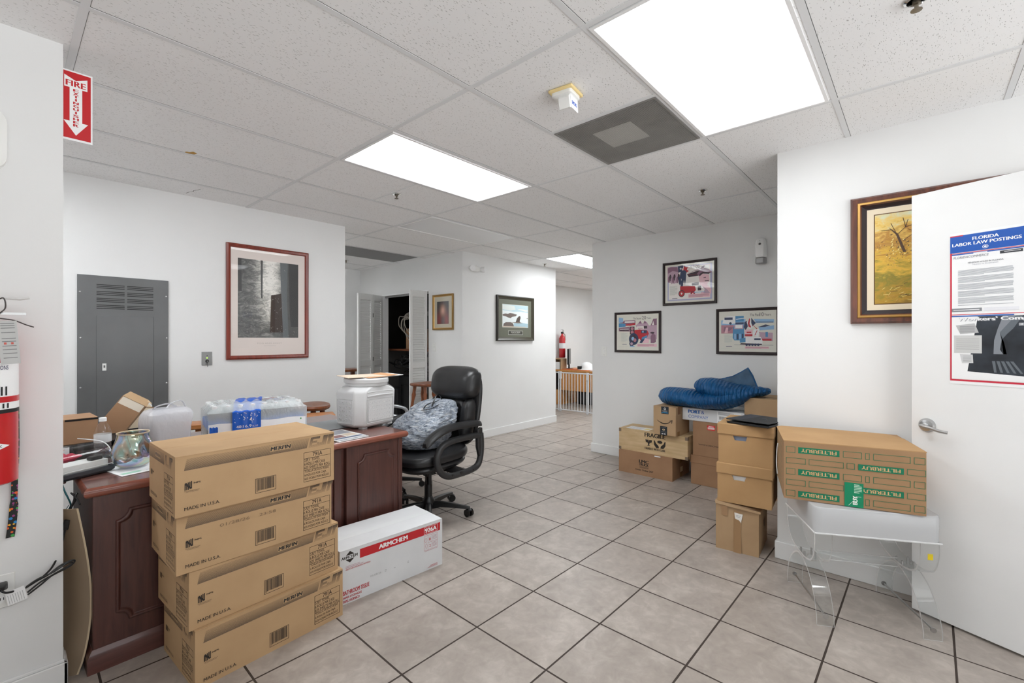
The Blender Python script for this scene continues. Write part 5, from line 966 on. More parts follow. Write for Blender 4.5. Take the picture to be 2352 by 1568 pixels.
# boxes against the poster wall ----------------------------------------
def lmc(m, w, d, h):
    p = FR(m); p.text('LMC', .222, .122, .030, INK, w=.098, bold=.05).text('TRUCK', .222, .094, .025, INK, w=.098, bold=.04)
    for k, (a, b) in enumerate(((.225, .32), (.235, .32), (.225, .318))): p.rect(a, .084 - k * .006, b, .0865 - k * .006, INK)
    p.text('Order Online 24/7', .183, .044, .016, INK, w=.185, bold=.03)
    q = PL(m, (w, 0, 0), (0, 1, 0), (0, 0, 1)); q.rect(.19, .05, .25, .10, M((200, 180, 150), .6)).rect(.18, .14, .24, h, TAPE).rect(.18, 0, .24, .05, TAPE)
    p.rect(.38, h - .012, .44, h - .002, WH)
carton('shipping_box', 'long brown LMC TRUCK box on the floor against the poster wall', (4.180, 2.285, 0), -90, .556, .415, .218, CARD_DARK, None, lmc, .003)
def crate(m, w, d, h):
    p = FR(m); p.text('FRAGILE', .279, .162, .040, INK, w=.206, bold=.035)
    p.poly([(.285, .135), (.355, .135), (.350, .112), (.33, .105), (.325, .085), (.34, .078), (.30, .078), (.315, .085), (.31, .105), (.29, .112)], INK).line([(.30, .148), (.325, .132), (.318, .12)], .004, CARD)
    p.ell(.433, .128, .026, .014, INK); p.poly([(.372, .135), (.38, .14), (.395, .11), (.42, .09), (.425, .068), (.395, .068), (.375, .095)], INK).poly([(.49, .135), (.482, .14), (.468, .11), (.443, .09), (.438, .068), (.468, .068), (.488, .095)], INK)
    p.text('HANDLE WITH CARE', .281, .040, .022, INK, w=.206, bold=.03)
t = thing('wooden_crate', 'pale plywood crate stencilled FRAGILE on the LMC box', 'crate', (4.203, 2.294, .219), -90)
m = MB().box(0, 0, 0, .70, .30, .208, PLYWOOD); crate(m, .7, .3, .21); m.build('body', t, bevel=.002)
BRK = M((120, 104, 88), .5, .3)
for x0, x1 in ((-.002, .024), (.676, .702)):
    for z0, z1 in ((-.001, .03), (.18, .2105)): MB().box(x0, -.002, z0, x1, .03, z1, BRK).build('corner_bracket', t)
MB().box(.0, .0, .2085, .70, .30, .2145, PLYWOOD).build('lid', t)
m = MB().box(.06, .03, .2147, .30, .16, .2153, M((226, 226, 228), .4)); p = PL(m, (.06, .03, .2153), (1, 0, 0), (0, 1, 0))
for k in range(5): p.rect(.01, .012 + k * .024, .16, .018 + k * .024, M((150, 150, 150), .6))
p.rect(.18, .02, .23, .10, M((214, 200, 130), .5)); m.build('shipping_label', t)
MB().box(.46, -.0005, .10, .70, .30, .2158, clear('packing_tape', (.95, .93, .9, 1), .15, 1.4)).build('clear_tape', t) if False else None
def amazon(m, w, d, h):
    p = FR(m); K = M((28, 34, 42), .5); p.rect(.079, .200, .152, h, K).ell(.115, .248, .011, .012, M((200, 200, 196), .6)).ell(.115, .248, .006, .007, K).rect(.088, .228, .143, .231, M((150, 150, 150), .6)).rect(.092, .222, .138, .225, M((150, 150, 150), .6)).text('prime', .086, .2045, .014, M((60, 150, 200), .5), w=.060, bold=.04)
    A_ = []; B_ = []
    for k in range(15):
        a = k / 14; x = .036 + .142 * a; yb = .148 - .042 * math.sin(PI * (a * .85 + .05)) - .006 * (1 - a); A_.append((x, yb)); B_.append((x, yb + .003 + .008 * math.sin(PI * a)))
    p.poly(A_ + B_[::-1], INK); p.poly([(.160, .141), (.190, .150), (.184, .117), (.178, .118), (.181, .141), (.162, .134)], INK)
    p.rect(.068, 0, .138, .083, K).ell(.103, .052, .014, .008, M((196, 176, 140), .6)).ell(.103, .052, .006, .004, K).rect(.08, .072, .128, .074, M((150, 150, 150), .6)).rect(.08, .030, .128, .032, M((150, 150, 150), .6)).rect(.084, .008, .100, .016, WH).rect(.108, .008, .122, .016, WH)
    q = PL(m, (w, 0, 0), (0, 1, 0), (0, 0, 1)); q.rect(.04, .2, .10, .27, M((120, 84, 54), .7)).rect(.03, .0, .08, .04, TAPE)
carton('smile_box', 'brown box with curved smile arrow standing on the wooden crate', (4.146, 1.900, .434), -92, .222, .30, .268, CARD, None, amazon, .003, axis='y')
def port(m, w, d, h):
    p = FR(m); B_ = M((40, 90, 160), .6); p.text('PORT', .055, .066, .031, B_, w=.108, bold=.05).text('&', .172, .066, .030, B_, w=.028).text('COMPANY', .055, .022, .028, B_, w=.180)
    p.rect(.31, .005, .51, .105, M((236, 236, 236), .5)); words(p, .32, .075, .45, .100, TXT, 3, .5)
    x = .33
    while x < .46: p.rect(x, .035, x + .003, .062, INK); p.e -= p.de * .9; x += .006
    p.rect(.32, .012, .48, .018, TXT)
carton('shipping_box', 'flat white PORT & COMPANY box below the blue sleeping bag', (4.262, 1.665, .584), -90, .545, .36, .112, CARD_WHITE, None, port, .003)
def kub(m, w, d, h):
    p = FR(m); S_ = M((200, 36, 44), .5)
    for x in (.13, .215): p.rect(x, .245, x + .068, .288, S_).rect(x + .005, .254, x + .063, .270, WH).text('FRAGILE', x + .034, .257, .010, S_, w=.052, bold=.02, align='c').rect(x + .012, .276, x + .056, .281, WH)
    p.text('WWW.KUBISCHSA', .052, .098, .013, INK, w=.178, bold=.02)
t = thing('storage_box', 'brown lidded box on the floor under the KUBISCH box', 'box', (4.254, 1.590, 0), -90)
MB().box(.004, .004, 0, .386, .36, .262, CARD_DARK).build('body', t, bevel=.003); MB().box(0, 0, .195, .39, .364, .268, CARD_DARK).build('lid', t, bevel=.003)
carton('shipping_box', 'brown KUBISCH box with red fragile stickers under the white box', (4.252, 1.566, .2685), -90, .36, .355, .314, CARD_DARK, None, kub, .003)
carton('tall_box', 'plain brown box on the floor deep in the wall corner', (4.26, 1.125, 0), -90, .44, .37, .44, CARD_DARK, None, None, .003)
t = thing('storage_box', 'brown box with slotted top beside the foot of the blue sleeping bag', 'box', (4.262, 1.128, .4405), -90)
MB().box(0, 0, 0, .44, .37, .392, CARD).box(.10, .12, .392, .40, .128, .3925, DARKW2).build('body', t, bevel=.003)
# file box stack --------------------------------------------------------
def filebox(lab, loc, rz, w, d, h, fill, group='lidded file boxes in the stack'):
    t = thing('file_box', lab, 'file box', loc, rz, group); m = MB()
    hx0, hx1, hz0, hz1 = .085, .165, h - .098, h - .070; k = .004
    fp = [(k, 0), (w - k, 0), (w - k, hz0), (hx1 - .008, hz0), (hx1, hz1), (w - k, hz1), (w - k, h - .005), (k, h - .005)]
    # front wall in pieces round the hand hole
    m.box(0, 0, 0, w, k, hz0, CARD_ARCH).box(0, 0, hz1, w, k, h - .004, CARD_ARCH).prism([(0, hz0), (hx0 + .010, hz0), (hx0, hz1), (0, hz1)], 0, k, CARD_ARCH, 'xz').prism([(hx1 - .008, hz0), (w, hz0), (w, hz1), (hx1, hz1)], 0, k, CARD_ARCH, 'xz')
    m.box(0, k, 0, k, d, h - .004, CARD_ARCH).box(w - k, k, 0, w, d, h - .004, CARD_ARCH).box(k, d - k, 0, w - k, d, h - .004, CARD_ARCH).box(k, k, 0, w - k, d - k, k, CARD_ARCH); m.build('body', t)
    MB().box(k * 2, .012, k, w - k * 2, d - .02, h - .06, fill).build('contents', t)
    m = MB(); e = .006; m.loft([[(x0, y0, z) for x0, y0 in ((-e, -e), (w + e, -e), (w + e, d + e), (-e, d + e))] for z in (h - .062, h + .0)] + [[(x0, y0, h + .004) for x0, y0 in ((-e + .004, -e + .004), (w + e - .004, -e + .004), (w + e - .004, d + e - .004), (-e + .004, d + e - .004))]], CARD_ARCH, False, True); m.build('lid', t, bevel=.002)
    return t
t = thing('worn_box', 'crumpled taped brown box on the floor, bottom of the file box stack', 'box', (3.055, .978, 0), -84.2)
m = MB(); 
ringf = lambda z, a, b: [(x * (1 + a * .0) + (b if 0 < i < 3 else 0), y, z) for i, (x, y) in enumerate([(0, 0), (.245, 0), (.25, .33), (0, .33)])]
NXs = 6
def side_ring(z, sag, push):
    P = []
    C4 = [(0, 0), (.245, 0), (.25, .33), (0, .33)]
    for i in range(4):
        a, b = C4[i], C4[(i + 1) % 4]
        for k in range(NXs):
            u = k / NXs; x = a[0] + (b[0] - a[0]) * u; y = a[1] + (b[1] - a[1]) * u
            bl = math.sin(PI * u) * push * (1 if i in (0, 1) else .4)
            if i == 0: y -= bl
            elif i == 1: x += bl * 1.6
            elif i == 2: y += bl
            else: x -= bl
            P.append((x, y, z - sag * (x / .25) - .01 * math.sin(PI * u) * (sag > 0)))
    return P
m.loft([side_ring(z, sg, ps) for z, sg, ps in ((0, 0, 0), (.05, 0, .003), (.14, .002, .007), (.22, .006, .006), (.27, .012, .004), (.300, .020, .0))], CARD)
p = FR(m); p.o.y = -.0078; p.rect(.105, .0, .148, .262, M((150, 118, 84), .4)).rect(.035, .22, .07, .285, M((152, 120, 88), .5))
p.poly([(.110, .250), (.158, .246), (.150, .205), (.148, .190), (.138, .205), (.114, .212)], M((222, 218, 212), .4)).rect(.120, .232, .146, .2345, TXT).rect(.120, .224, .142, .226, TXT)
q = PL(m, (.2585, 0, 0), (0, 1, 0), (0, 0, 1)); q.poly([(.10, .20), (.16, .21), (.15, .15), (.11, .16)], M((96, 70, 48), .7)).line([(.08, .13), (.2, .19)], .004, M((110, 80, 54), .7)).line([(.14, .22), (.12, .12)], .003, M((110, 80, 54), .7))
m.build('body', t)
m = MB().add([(-.004, -.006, .304), (.19, -.010, .290), (.256, .02, .278), (.262, .33, .285), (0, .33, .303)], [(0, 1, 2, 3, 4)], CARD); m.loft([[(-.004, -.006, .304), (.19, -.012, .289), (.256, -.004, .280)], [(-.002, -.010, .287), (.18, -.014, .275), (.255, -.008, .268)]], CARD, False, False, False); m.build('flap', t)
filebox('brown file box with white papers in the hand hole, middle of the stack', (3.056, .968, .303), -84.2, .304, .38, .245, WH)
filebox('brown file box holding blue papers, top box under the black portfolio', (3.056, .962, .553), -84.2, .304, .38, .245, M((120, 130, 150), .6))
t = thing('portfolio', 'black zip portfolio lying on the top file box', 'portfolio', (3.074, .918, .8025), -100)
PF_ = M((34, 35, 37), .45); m = MB(); m.loft([[(x, y, z) for x, y in ((.0, 0), (.25, 0), (.25, .33), (0, .33))] for z in (0, .012)], PF_); m.build('cover', t, bevel=.005, seg=3)
m = MB(); m.loft([[(x, y, z + .010 * (1 - y / .33)) for x, y in ((-.003, -.003), (.253, -.003), (.252, .332), (-.002, .332))] for z in (.0135, .021)], PF_); o = m.build('cover_flap', t, bevel=.004, seg=3)
m = MB(); m.tube([(.0, -.002, .013), (.25, -.002, .013)], .0018, M((70, 70, 70), .3, .7), 6).tube([(.252, 0, .013), (.252, .32, .013)], .0018, M((70, 70, 70), .3, .7), 6).build('zip', t)
m = MB(); m.tube(smooth_path([(.09, .17, .0268), (.12, .19, .0262), (.16, .18, .0265), (.17, .165, .027), (.13, .162, .0272), (.10, .17, .0270)]), .0012, M((70, 72, 74), .4), 5).add([(.0, .0, .0316), (.085, 0, .0316), (.085, .33, .0215), (0, .33, .0215)], [(0, 1, 2, 3)], M((42, 43, 46), .35)).build('embossed_band', t)
# sleeping bag ----------------------------------------------------------
n = NT('sleeping_bag_nylon'); o = n.obj(); BGc = n.ramp(n.noise(o, 3, 3).outputs[0], [(.35, col(0, 72, 124, 1.1)), (.7, col(2, 92, 148, 1.1))]); wv = n.add('ShaderNodeTexWave', {'Vector': n.map(o, (.4, 1, .35)), 'Scale': 11.0, 'Distortion': 4.5, 'Detail': 3, 'Detail Scale': 2.0}, bands_direction='Y').outputs[0]; n.bump(n.math('ADD', wv, n.noise(o, 24, 4, .6).outputs[0]), .8, .014); SBAG = n.set(Base_Color=BGc, Roughness=.42)
SBAG2 = mottled('sleeping_bag_lining', (52, 78, 102), (64, 92, 118), 12, .5)
t = thing('sleeping_bag', 'blue quilted sleeping bag heaped on top of the boxes', 'sleeping bag', (4.35, 1.42, .70))
def lobe(m, pts, mm, quilt=.05, amp=.028, seg=28, sub_=9):
    P = smooth_path([(a, b, c_) for a, b, c_, _, _ in pts], sub_); RX = smooth_path([(d_, e_, 0) for _, _, _, d_, e_ in pts], sub_); rings = []; s_ = 0
    for i, q in enumerate(P):
        v = Vector(q); tg = (Vector(P[min(i + 1, len(P) - 1)]) - Vector(P[max(0, i - 1)])).normalized(); s_ += (v - Vector(P[i - 1])).length if i else 0
        w_ = Vector((1, 0, 0)); w_ = (w_ - tg * w_.dot(tg)).normalized(); up = tg.cross(w_); up = up if up.z > 0 else -up
        k = 1 + amp * (abs(math.sin(PI * s_ / quilt)) - .5); ring = []
        for j in range(seg):
            a = 2 * PI * j / seg; nz = .012 * noise.noise(Vector((v.x * 9 + math.cos(a) * 1.3, v.y * 9, math.sin(a) * 1.8))) + .006 * noise.noise(Vector((math.cos(a) * 3, v.y * 34, math.sin(a) * 3)))
            ring.append(tuple(v + w_ * math.cos(a) * (RX[i][0] * k + nz) + up * math.sin(a) * (RX[i][1] * k + nz)))
        rings.append(ring)
    m.loft(rings, mm)
m = MB()   # local: x to the wall, y along the wall, z up; points (x, y, z, half depth, half height)
lobe(m, [(-.02, .465, .072, .02, .01), (-.03, .44, .085, .10, .064), (-.03, .36, .088, .15, .086), (-.03, .22, .085, .165, .084), (-.04, .08, .078, .17, .080), (-.04, -.08, .095, .17, .086), (-.03, -.22, .130, .15, .080), (0, -.34, .178, .12, .045), (.02, -.42, .188, .08, .036), (.03, -.47, .195, .03, .012)], SBAG)
m.build('lower_roll', t, sub=1)
m = MB(); lobe(m, [(.0, .125, .155, .05, .02), (.0, .10, .188, .13, .078), (-.01, .03, .198, .15, .088), (-.03, -.06, .180, .165, .092), (-.03, -.18, .168, .155, .078), (.0, -.30, .180, .12, .050), (.02, -.42, .195, .06, .022)], SBAG, .045, .03); m.build('folded_roll', t, sub=1)
m = MB(); A = [(.06, .05, .23), (.06, -.05, .262), (.05, -.16, .295), (.04, -.235, .338), (.045, -.285, .377), (.05, -.315, .32), (.05, -.345, .245), (.05, -.36, .20)]
B = [(.06, .05, .20), (.06, -.05, .19), (.05, -.16, .18), (.04, -.235, .17), (.045, -.285, .17), (.05, -.315, .17), (.05, -.345, .18), (.05, -.36, .19)]
m.loft([[(x - .012, y, z) for x, y, z in A], [(x - .016, (y + b[1]) / 2, (z + b[2]) / 2) for (x, y, z), b in zip(A, B)], [(x - .012, y, z) for x, y, z in B]], SBAG2, False, False, False)
m.loft([[(x + .012, y, z) for x, y, z in A], [(x + .012, y, z) for x, y, z in B]], SBAG, False, False, False); m.tube(A, .010, SBAG, 8); m.build('open_flap', t)
# filter box --------------------------------------------------------------
GF = M((0, 104, 72), .6)
def filt(m, w, d, h):
    p = PL(m, (0, 0, 0), (1, 0, 0), (0, 0, 1)); X1 = .543
    R_ = lambda a, b, z0, z1: p.out(a, z0, b, z1, .0018, GF)
    def F_(a, b, z0, z1): p.rect(a, z0, b, z1, GF).text('FILTERBUY', b - .012, z1 - .0065, (z1 - z0) * .56, M((186, 150, 106), .6), w=(b - a) - .024, bold=.03, rot=180)
    for z1 in (.257, .150, .043):
        z0 = z1 - .030
        R_(.009, .048, z0, z1); F_(.060, .227, z0, z1)
        if z1 > .06: R_(.241, .313, z0, z1)
        R_(.326, .342, z0, z1); R_(.356, .490, z0, z1); R_(.502, .541, z0, z1)
    for z1 in (.203, .096):
        z0 = z1 - .028; R_(.009, .091, z0, z1); R_(.104, .243, z0, z1); R_(.255, .286, z0, z1) if z1 > .15 else None; F_(.299, .466, z0, z1); R_(.478, .543, z0, z1)
    p.rect(.246, .0, .319, .113, M((0, 122, 84), .3)); words(p, .283, .065, .312, .108, M((170, 200, 180), .5), 6); p.text('BUY', .296, .012, .018, M((220, 226, 214), .5), w=.04, rot=90, bold=.03).line([(.262, .006), (.290, .04), (.290, .05), (.31, .05)], .0015, M((220, 226, 214), .5))
    q = LEFT(m, d)
    for k in range(5): q.out(.02 + .05 * (k % 2), .22 - k * .052, .30, .25 - k * .052, .0018, GF)
t = thing('filter_box', 'brown box printed with green FILTERBUY bars upside down, on the clear bench', 'box', (2.585, .503, .549), -74.6)
m = MB(); CB = mottled('cardboard_printed', (144, 112, 80), (152, 120, 87), 6, .8)
m.box(0, 0, 0, .545, .425, .282, CB); filt(m, .545, .43, .282); m.build('body', t, bevel=.003)
TPm = CARD_ARCH; m = MB(); m.prism([(-.002, 0), (.547, 0), (.544, .30), (.50, .405), (.42, .42), (.26, .425), (.258, .432), (.02, .43), (-.006, .40)], .2822, .2856, TPm); m.build('top_flap', t)
m = MB(); m.tube(smooth_path([(-.003, .34, .20), (-.008, .35, .15), (-.010, .34, .08), (-.006, .335, .03)]), .003, ACRYL_EDGE, 6); m.build('plastic_band', t)
# ================================================================== OFFICE CHAIR (local: +x forward, +y the chair's own left)
t = thing('office_chair', 'black leather executive office chair with looped arms beside the desk', 'chair', (2.17, 2.80, 0), 181)
m = MB(); m.lathe([(.042, .055), (.05, .07), (.05, .11), (.036, .13), (.030, .14)], CHAIRPL2); m.lathe([(.030, .14), (.030, .25), (.026, .26), (.026, .33), (.022, .34), (.022, .375)], CHAIRPL2); m.build('column', t)
for k in range(5):
    a = R(16 + 72 * k - 181 - 0); c_, s_ = math.cos(a), math.sin(a); L = .31
    prof = [(.03, .075, .030, .030), (.10, .085, .027, .022), (.20, .080, .023, .017), (.29, .070, .019, .013), (.325, .066, .013, .010)]
    m = MB(); m.loft([[(r_ * c_ - s_ * w_ * u, r_ * s_ + c_ * w_ * u, z + h_ * v) for u, v in ((-1, -.8), (-.75, .7), (0, 1), (.75, .7), (1, -.8), (0, -1))] for r_, z, w_, h_ in prof], CHAIRPL2); leg = m.build('leg', t, bevel=.003)
    wx, wy = .315 * c_, .315 * s_; m = MB(); m.cyl((wx, wy, .03), (wx, wy, .066), .009, CHAIRPL2)
    for sgn in (-1, 1):
        ax = (math.cos(a + .9), math.sin(a + .9)); q0 = (wx + ax[0] * .007 * sgn, wy + ax[1] * .007 * sgn, .029); q1 = (wx + ax[0] * .026 * sgn, wy + ax[1] * .026 * sgn, .029); m.cyl(q0, q1, .028, BLACKG, seg=22)
    m.tube([(wx - ax[1] * .022, wy + ax[0] * .022, .046), (wx, wy, .060), (wx + ax[1] * .022, wy - ax[0] * .022, .046)], .013, CHAIRPL, 8, flat=.5); m.build('caster', leg)
m = MB().box(-.14, -.09, .375, .14, .09, .405, CHAIRPL2).box(.02, .06, .33, .10, .11, .39, CHAIRPL2).cyl((.075, .10, .27), (.075, .10, .36), .020, BLACKG); m.tube(smooth_path([(.0, .08, .37), (-.01, .20, .375), (.0, .22, .36), (.03, .20, .345), (.04, .10, .345)]), .003, CHAIRPL2, 6); m.build('mechanism', t, bevel=.004)
def cushion(rings, mat, name, sub=2, amp=.0): return MB().loft(rings, mat).build(name, t, sub=sub)
def se(cx, cy, z, rx, ry, n_=24, pw=3.2, tilt=0):     # superellipse ring in xy
    P = []
    for k in range(n_):
        a = 2 * PI * k / n_; c_, s_ = math.cos(a), math.sin(a); P.append((cx + rx * math.copysign(abs(c_) ** (2 / pw), c_), cy + ry * math.copysign(abs(s_) ** (2 / pw), s_), z + tilt * c_))
    return P
cushion([se(.03, 0, z, rx, ry, tilt=-.012) for z, rx, ry in ((.385, .18, .20), (.390, .245, .245), (.42, .275, .268), (.455, .278, .266))], LEATHER, 'seat_base', 1)
cushion([se(.035, 0, z, rx, ry, tilt=-.010) for z, rx, ry in ((.440, .262, .256), (.450, .29, .275), (.49, .298, .280), (.515, .285, .268), (.530, .24, .23), (.533, .15, .15))], LEATHER, 'seat', 1)
def sexz(cy, cz, x, ry, rz_, n_=28, pw=3.0, shift=None):   # ring in yz plane at depth x
    P = []
    for k in range(n_):
        a = 2 * PI * k / n_; c_, s_ = math.cos(a), math.sin(a); y = cy + ry * math.copysign(abs(c_) ** (2 / pw), c_); z = cz + rz_ * math.copysign(abs(s_) ** (2 / pw), s_)
        P.append((x + (shift(y, z) if shift else 0), y, z))
    return P
lean = lambda y, z: -.16 * (z - .5) - .25 * y * y * -1 * .6
cushion([sexz(0, .80, x, ry, rz_, shift=lean) for x, ry, rz_ in ((-.235, .20, .27), (-.262, .245, .315), (-.285, .25, .318), (-.305, .235, .30))], LEATHER, 'back_shell', 1)
cushion([sexz(0, .705, x, ry, rz_, shift=lean) for x, ry, rz_ in ((-.255, .17, .195), (-.215, .165, .19), (-.185, .13, .16), (-.178, .07, .09))], LEATHER, 'backrest', 1)
for sgn in (-1, 1): cushion([sexz(sgn * .185, .715, x, ry, rz_, shift=lean) for x, ry, rz_ in ((-.26, .055, .165), (-.205, .058, .165), (-.155, .045, .145), (-.140, .020, .09))], LEATHER, 'side_bolster', 1)
cushion([sexz(0, .985, x, ry, rz_, pw=3.6, shift=lean) for x, ry, rz_ in ((-.27, .215, .10), (-.262, .248, .128), (-.215, .255, .135), (-.165, .248, .128), (-.125, .215, .10), (-.11, .14, .05))], LEATHER, 'headrest', 1)
for sgn in (-1, 1):
    y = .305 * sgn; m = MB()
    loop = smooth_path([(-.255, y, .62), (-.262, y, .54), (-.255, y, .45), (-.225, y, .385), (-.15, y, .362), (-.02, y, .358), (.06, y, .362), (.125, y, .395), (.165, y, .455), (.168, y, .52), (.13, y, .578), (.05, y, .605), (-.08, y, .612), (-.235, y, .61)], 5)
    m.tube(loop, .024, CHAIRPL, 10, flat=1.0); arm = m.build('armrest_frame', t)
    m = MB(); m.prism([(-.265, .45), (-.235, .445), (-.215, .52), (-.212, .655), (-.262, .665), (-.268, .55)], y - .016, y + .016, CHAIRPL, 'xz'); m.build('rear_bracket', arm, bevel=.005)
    m = MB(); pth = [(-.262, .655, .024), (-.22, .668, .034), (-.12, .672, .038), (.0, .676, .040), (.10, .668, .043), (.19, .640, .045), (.25, .603, .043), (.285, .572, .028)]
    m.loft([[(x, y + w_ * u, z + (-.062 if v < 0 else .024) * 1.0 * abs(v) * math.copysign(1, v) ) for u, v in ((-1, -.4), (-.9, .5), (-.45, 1), (.45, 1), (.9, .5), (1, -.4), (.7, -1), (-.7, -1))] for x, z, w_ in pth], LEATHER); m.build('arm_pad', arm, sub=1)
    m = MB()
    for bx, bz, r_ in ((-.16, .366, .010), (-.04, .366, .014), (.045, .368, .010)): m.lathe([(r_, 0), (r_, .004), (r_ * .6, .006)], CHAIRPL2, (bx, y + (.018 if sgn > 0 else -.024), bz), 16, 'y')
    m.box(-.10, min(y, sgn * .10), .372, .02, max(y, sgn * .10), .384, CHAIRPL2); m.build('arm_bolts', arm)
# trash bag on the seat ---------------------------------------------------
n = NT('bag_print'); o = n.obj(); a1 = n.noise(n.map(o, (.5, .5, 2.4), (0, R(35), 0)), 24, 6, .7, 2.2).outputs[0]; a2 = n.noise(o, 7, 2).outputs[0]
cr = n.ramp(a1, [(.34, col(62, 70, 82)), (.43, col(132, 142, 158)), (.52, col(182, 190, 202)), (.66, col(222, 224, 230))]); n.bump(n.math('ADD', n.noise(n.map(o, (.5, .5, 2.2), (0, R(30), 0)), 16, 5, .75, 2.5).outputs[0], a2), 1.0, .04)
BAGP = n.set(Base_Color=cr, Roughness=.32, Coat_Weight=.25)
t = thing('trash_bag', 'pale blue mottled trash bag with black drawstring on the office chair', 'trash bag', (2.17, 2.80, .533), 181)
m = MB(); rings = []; random.seed(12); S = 96
PRF = smooth_path([(0, .11, .11), (.008, .16, .16), (.05, .20, .195), (.11, .225, .21), (.17, .235, .21), (.225, .21, .19), (.27, .175, .165), (.305, .13, .13), (.325, .085, .09), (.333, .04, .05)], 4); PCX = smooth_path([(.07, 0, 0), (.07, 0, 0), (.07, 0, 0), (.055, 0, 0), (.03, 0, 0), (-.015, 0, 0), (-.055, 0, 0), (-.085, 0, 0), (-.10, 0, 0), (-.10, 0, 0)], 4)
for (z, rx, ry), (cx, _, _) in zip(PRF, PCX):
    ring = []
    for k in range(S):
        a = 2 * PI * k / S; fold = .06 * (z / .33) ** 3 * math.sin(15 * a + 7 * z) + .10 * noise.noise(Vector((math.cos(a) * 1.8, math.sin(a) * 1.8, z * 9))) + .085 * (.5 - abs(noise.noise(Vector((math.cos(a) * 4 + z * 14, math.sin(a) * 4, z * 34 + 4)))) * 2.2)
        ring.append((cx + rx * math.cos(a) * (1 + fold * 1.3), ry * math.sin(a) * (1 + fold * 1.3), max(0, z + .012 * noise.noise(Vector((math.cos(a) * 2, math.sin(a) * 2, z * 9))) * (z > .01))))
    rings.append(ring)
m.loft(rings, BAGP).build('bag', t, sub=1)
m = MB(); m.tube(smooth_path([(.10, .07, .293), (.05, .05, .315), (-.02, .05, .325), (-.07, .03, .33), (-.09, -.03, .33)]), .005, BLACKG, 6, flat=.6).tube(smooth_path([(.03, .08, .30), (.0, .07, .345), (-.03, .06, .375), (-.07, .05, .372), (-.10, .04, .33)]), .0055, BLACKG, 6, flat=.6).tube(smooth_path([(.12, .05, .28), (.10, .09, .285), (.05, .10, .29), (-.02, .10, .31)]), .004, BLACKG, 6, flat=.6); m.build('drawstring', t)
# mesh chair behind the container -----------------------------------------
n = NT('grey_mesh'); o = n.obj(); s1 = n.add('ShaderNodeSeparateXYZ', {0: o}); ck = n.math('MULTIPLY', n.math('SINE', n.math('MULTIPLY', s1.outputs[1], 420)), n.math('SINE', n.math('MULTIPLY', s1.outputs[2], 420)))
GM = n.set(Base_Color=n.mix(n.math('GREATER_THAN', ck, 0), col(150, 152, 154), col(198, 200, 202)), Roughness=.7)
t = thing('mesh_chair', 'grey patterned mesh chair with silver arm mostly hidden behind the container', 'chair', (2.30, 3.50, 0), -38)
cushion([se(.0, 0, z, rx, ry) for z, rx, ry in ((.42, .20, .20), (.44, .235, .235), (.47, .24, .24), (.485, .20, .20))], GM, 'seat', 1)
cushion([sexz(0, .80, x, ry, rz_, shift=lambda y, z: -.12 * (z - .5) + .5 * y * y) for x, ry, rz_ in ((-.25, .19, .17), (-.235, .215, .19), (-.215, .21, .185))], GM, 'backrest', 1)
for sgn in (-1, 1): MB().tube(smooth_path([(-.22, .24 * sgn, .86), (-.17, .25 * sgn, .80), (-.10, .26 * sgn, .72), (.04, .27 * sgn, .70), (.12, .27 * sgn, .66), (.10, .26 * sgn, .56), (.02, .24 * sgn, .46)]), .015, M((150, 152, 154), .3, .6), 10).build('arm', t)
MB().lathe([(.028, .10), (.028, .25), (.022, .26), (.022, .43)], CHAIRPL2).build('column', t)
for k in range(5):
    a = R(72 * k + 10); MB().tube([(.02 * math.cos(a), .02 * math.sin(a), .10), (.27 * math.cos(a), .27 * math.sin(a), .065)], [.022, .014], CHAIRPL2, 8).cyl((.27 * math.cos(a) - .012 * math.sin(a), .27 * math.sin(a) + .012 * math.cos(a), .028), (.27 * math.cos(a) + .012 * math.sin(a), .27 * math.sin(a) - .012 * math.cos(a), .028), .026, BLACKG).build('leg', t)
# ================================================================== CLEAR BENCH
t = thing('acrylic_bench', 'clear acrylic bench with frosted tray seat and crossed curved legs', 'bench', (2.546, .368, 0), -62.2)
m = MB(); m.loft([rr(.50, .40, .03, z, 5, .25, .20) for z in (.424, .43)] + [rr(.506, .406, .035, .535, 5, .25, .20), rr(.50, .40, .035, .546, 5, .25, .20)], FROST).build('seat', t, bevel=.003)
m = MB(); m.tube([(.0, .0, .424), (.50, .0, .424), (.50, .40, .424), (.0, .40, .424), (.0, .0, .424)], .004, ACRYL_EDGE, 6); m.build('seat_rim', t)
def strip(m, path, x0, x1, th=.008):
    P = smooth_path(path, 8); n_ = len(P); O, I = [], []
    for i, q in enumerate(P):
        a = Vector(P[max(0, i - 1)]); b = Vector(P[min(n_ - 1, i + 1)]); d_ = (b - a).normalized(); nn = Vector((0, -d_.z, d_.y)) * th / 2; v = Vector(q); O.append(v + nn); I.append(v - nn)
    f = lambda L, x: [(x, q.y, q.z) for q in L]
    m.loft([f(O, x0), f(O, x1)], ACRYL, False, False, False).loft([f(I, x1), f(I, x0)], ACRYL, False, False, False)
    m.loft([f(O, x0), f(I, x0)], ACRYL_EDGE, False, False, False).loft([f(I, x1), f(O, x1)], ACRYL_EDGE, False, False, False)
    m.add([f(O, x0)[0], f(O, x1)[0], f(I, x1)[0], f(I, x0)[0]], [(0, 1, 2, 3)], ACRYL_EDGE).add([f(O, x0)[-1], f(I, x0)[-1], f(I, x1)[-1], f(O, x1)[-1]], [(0, 1, 2, 3)], ACRYL_EDGE)
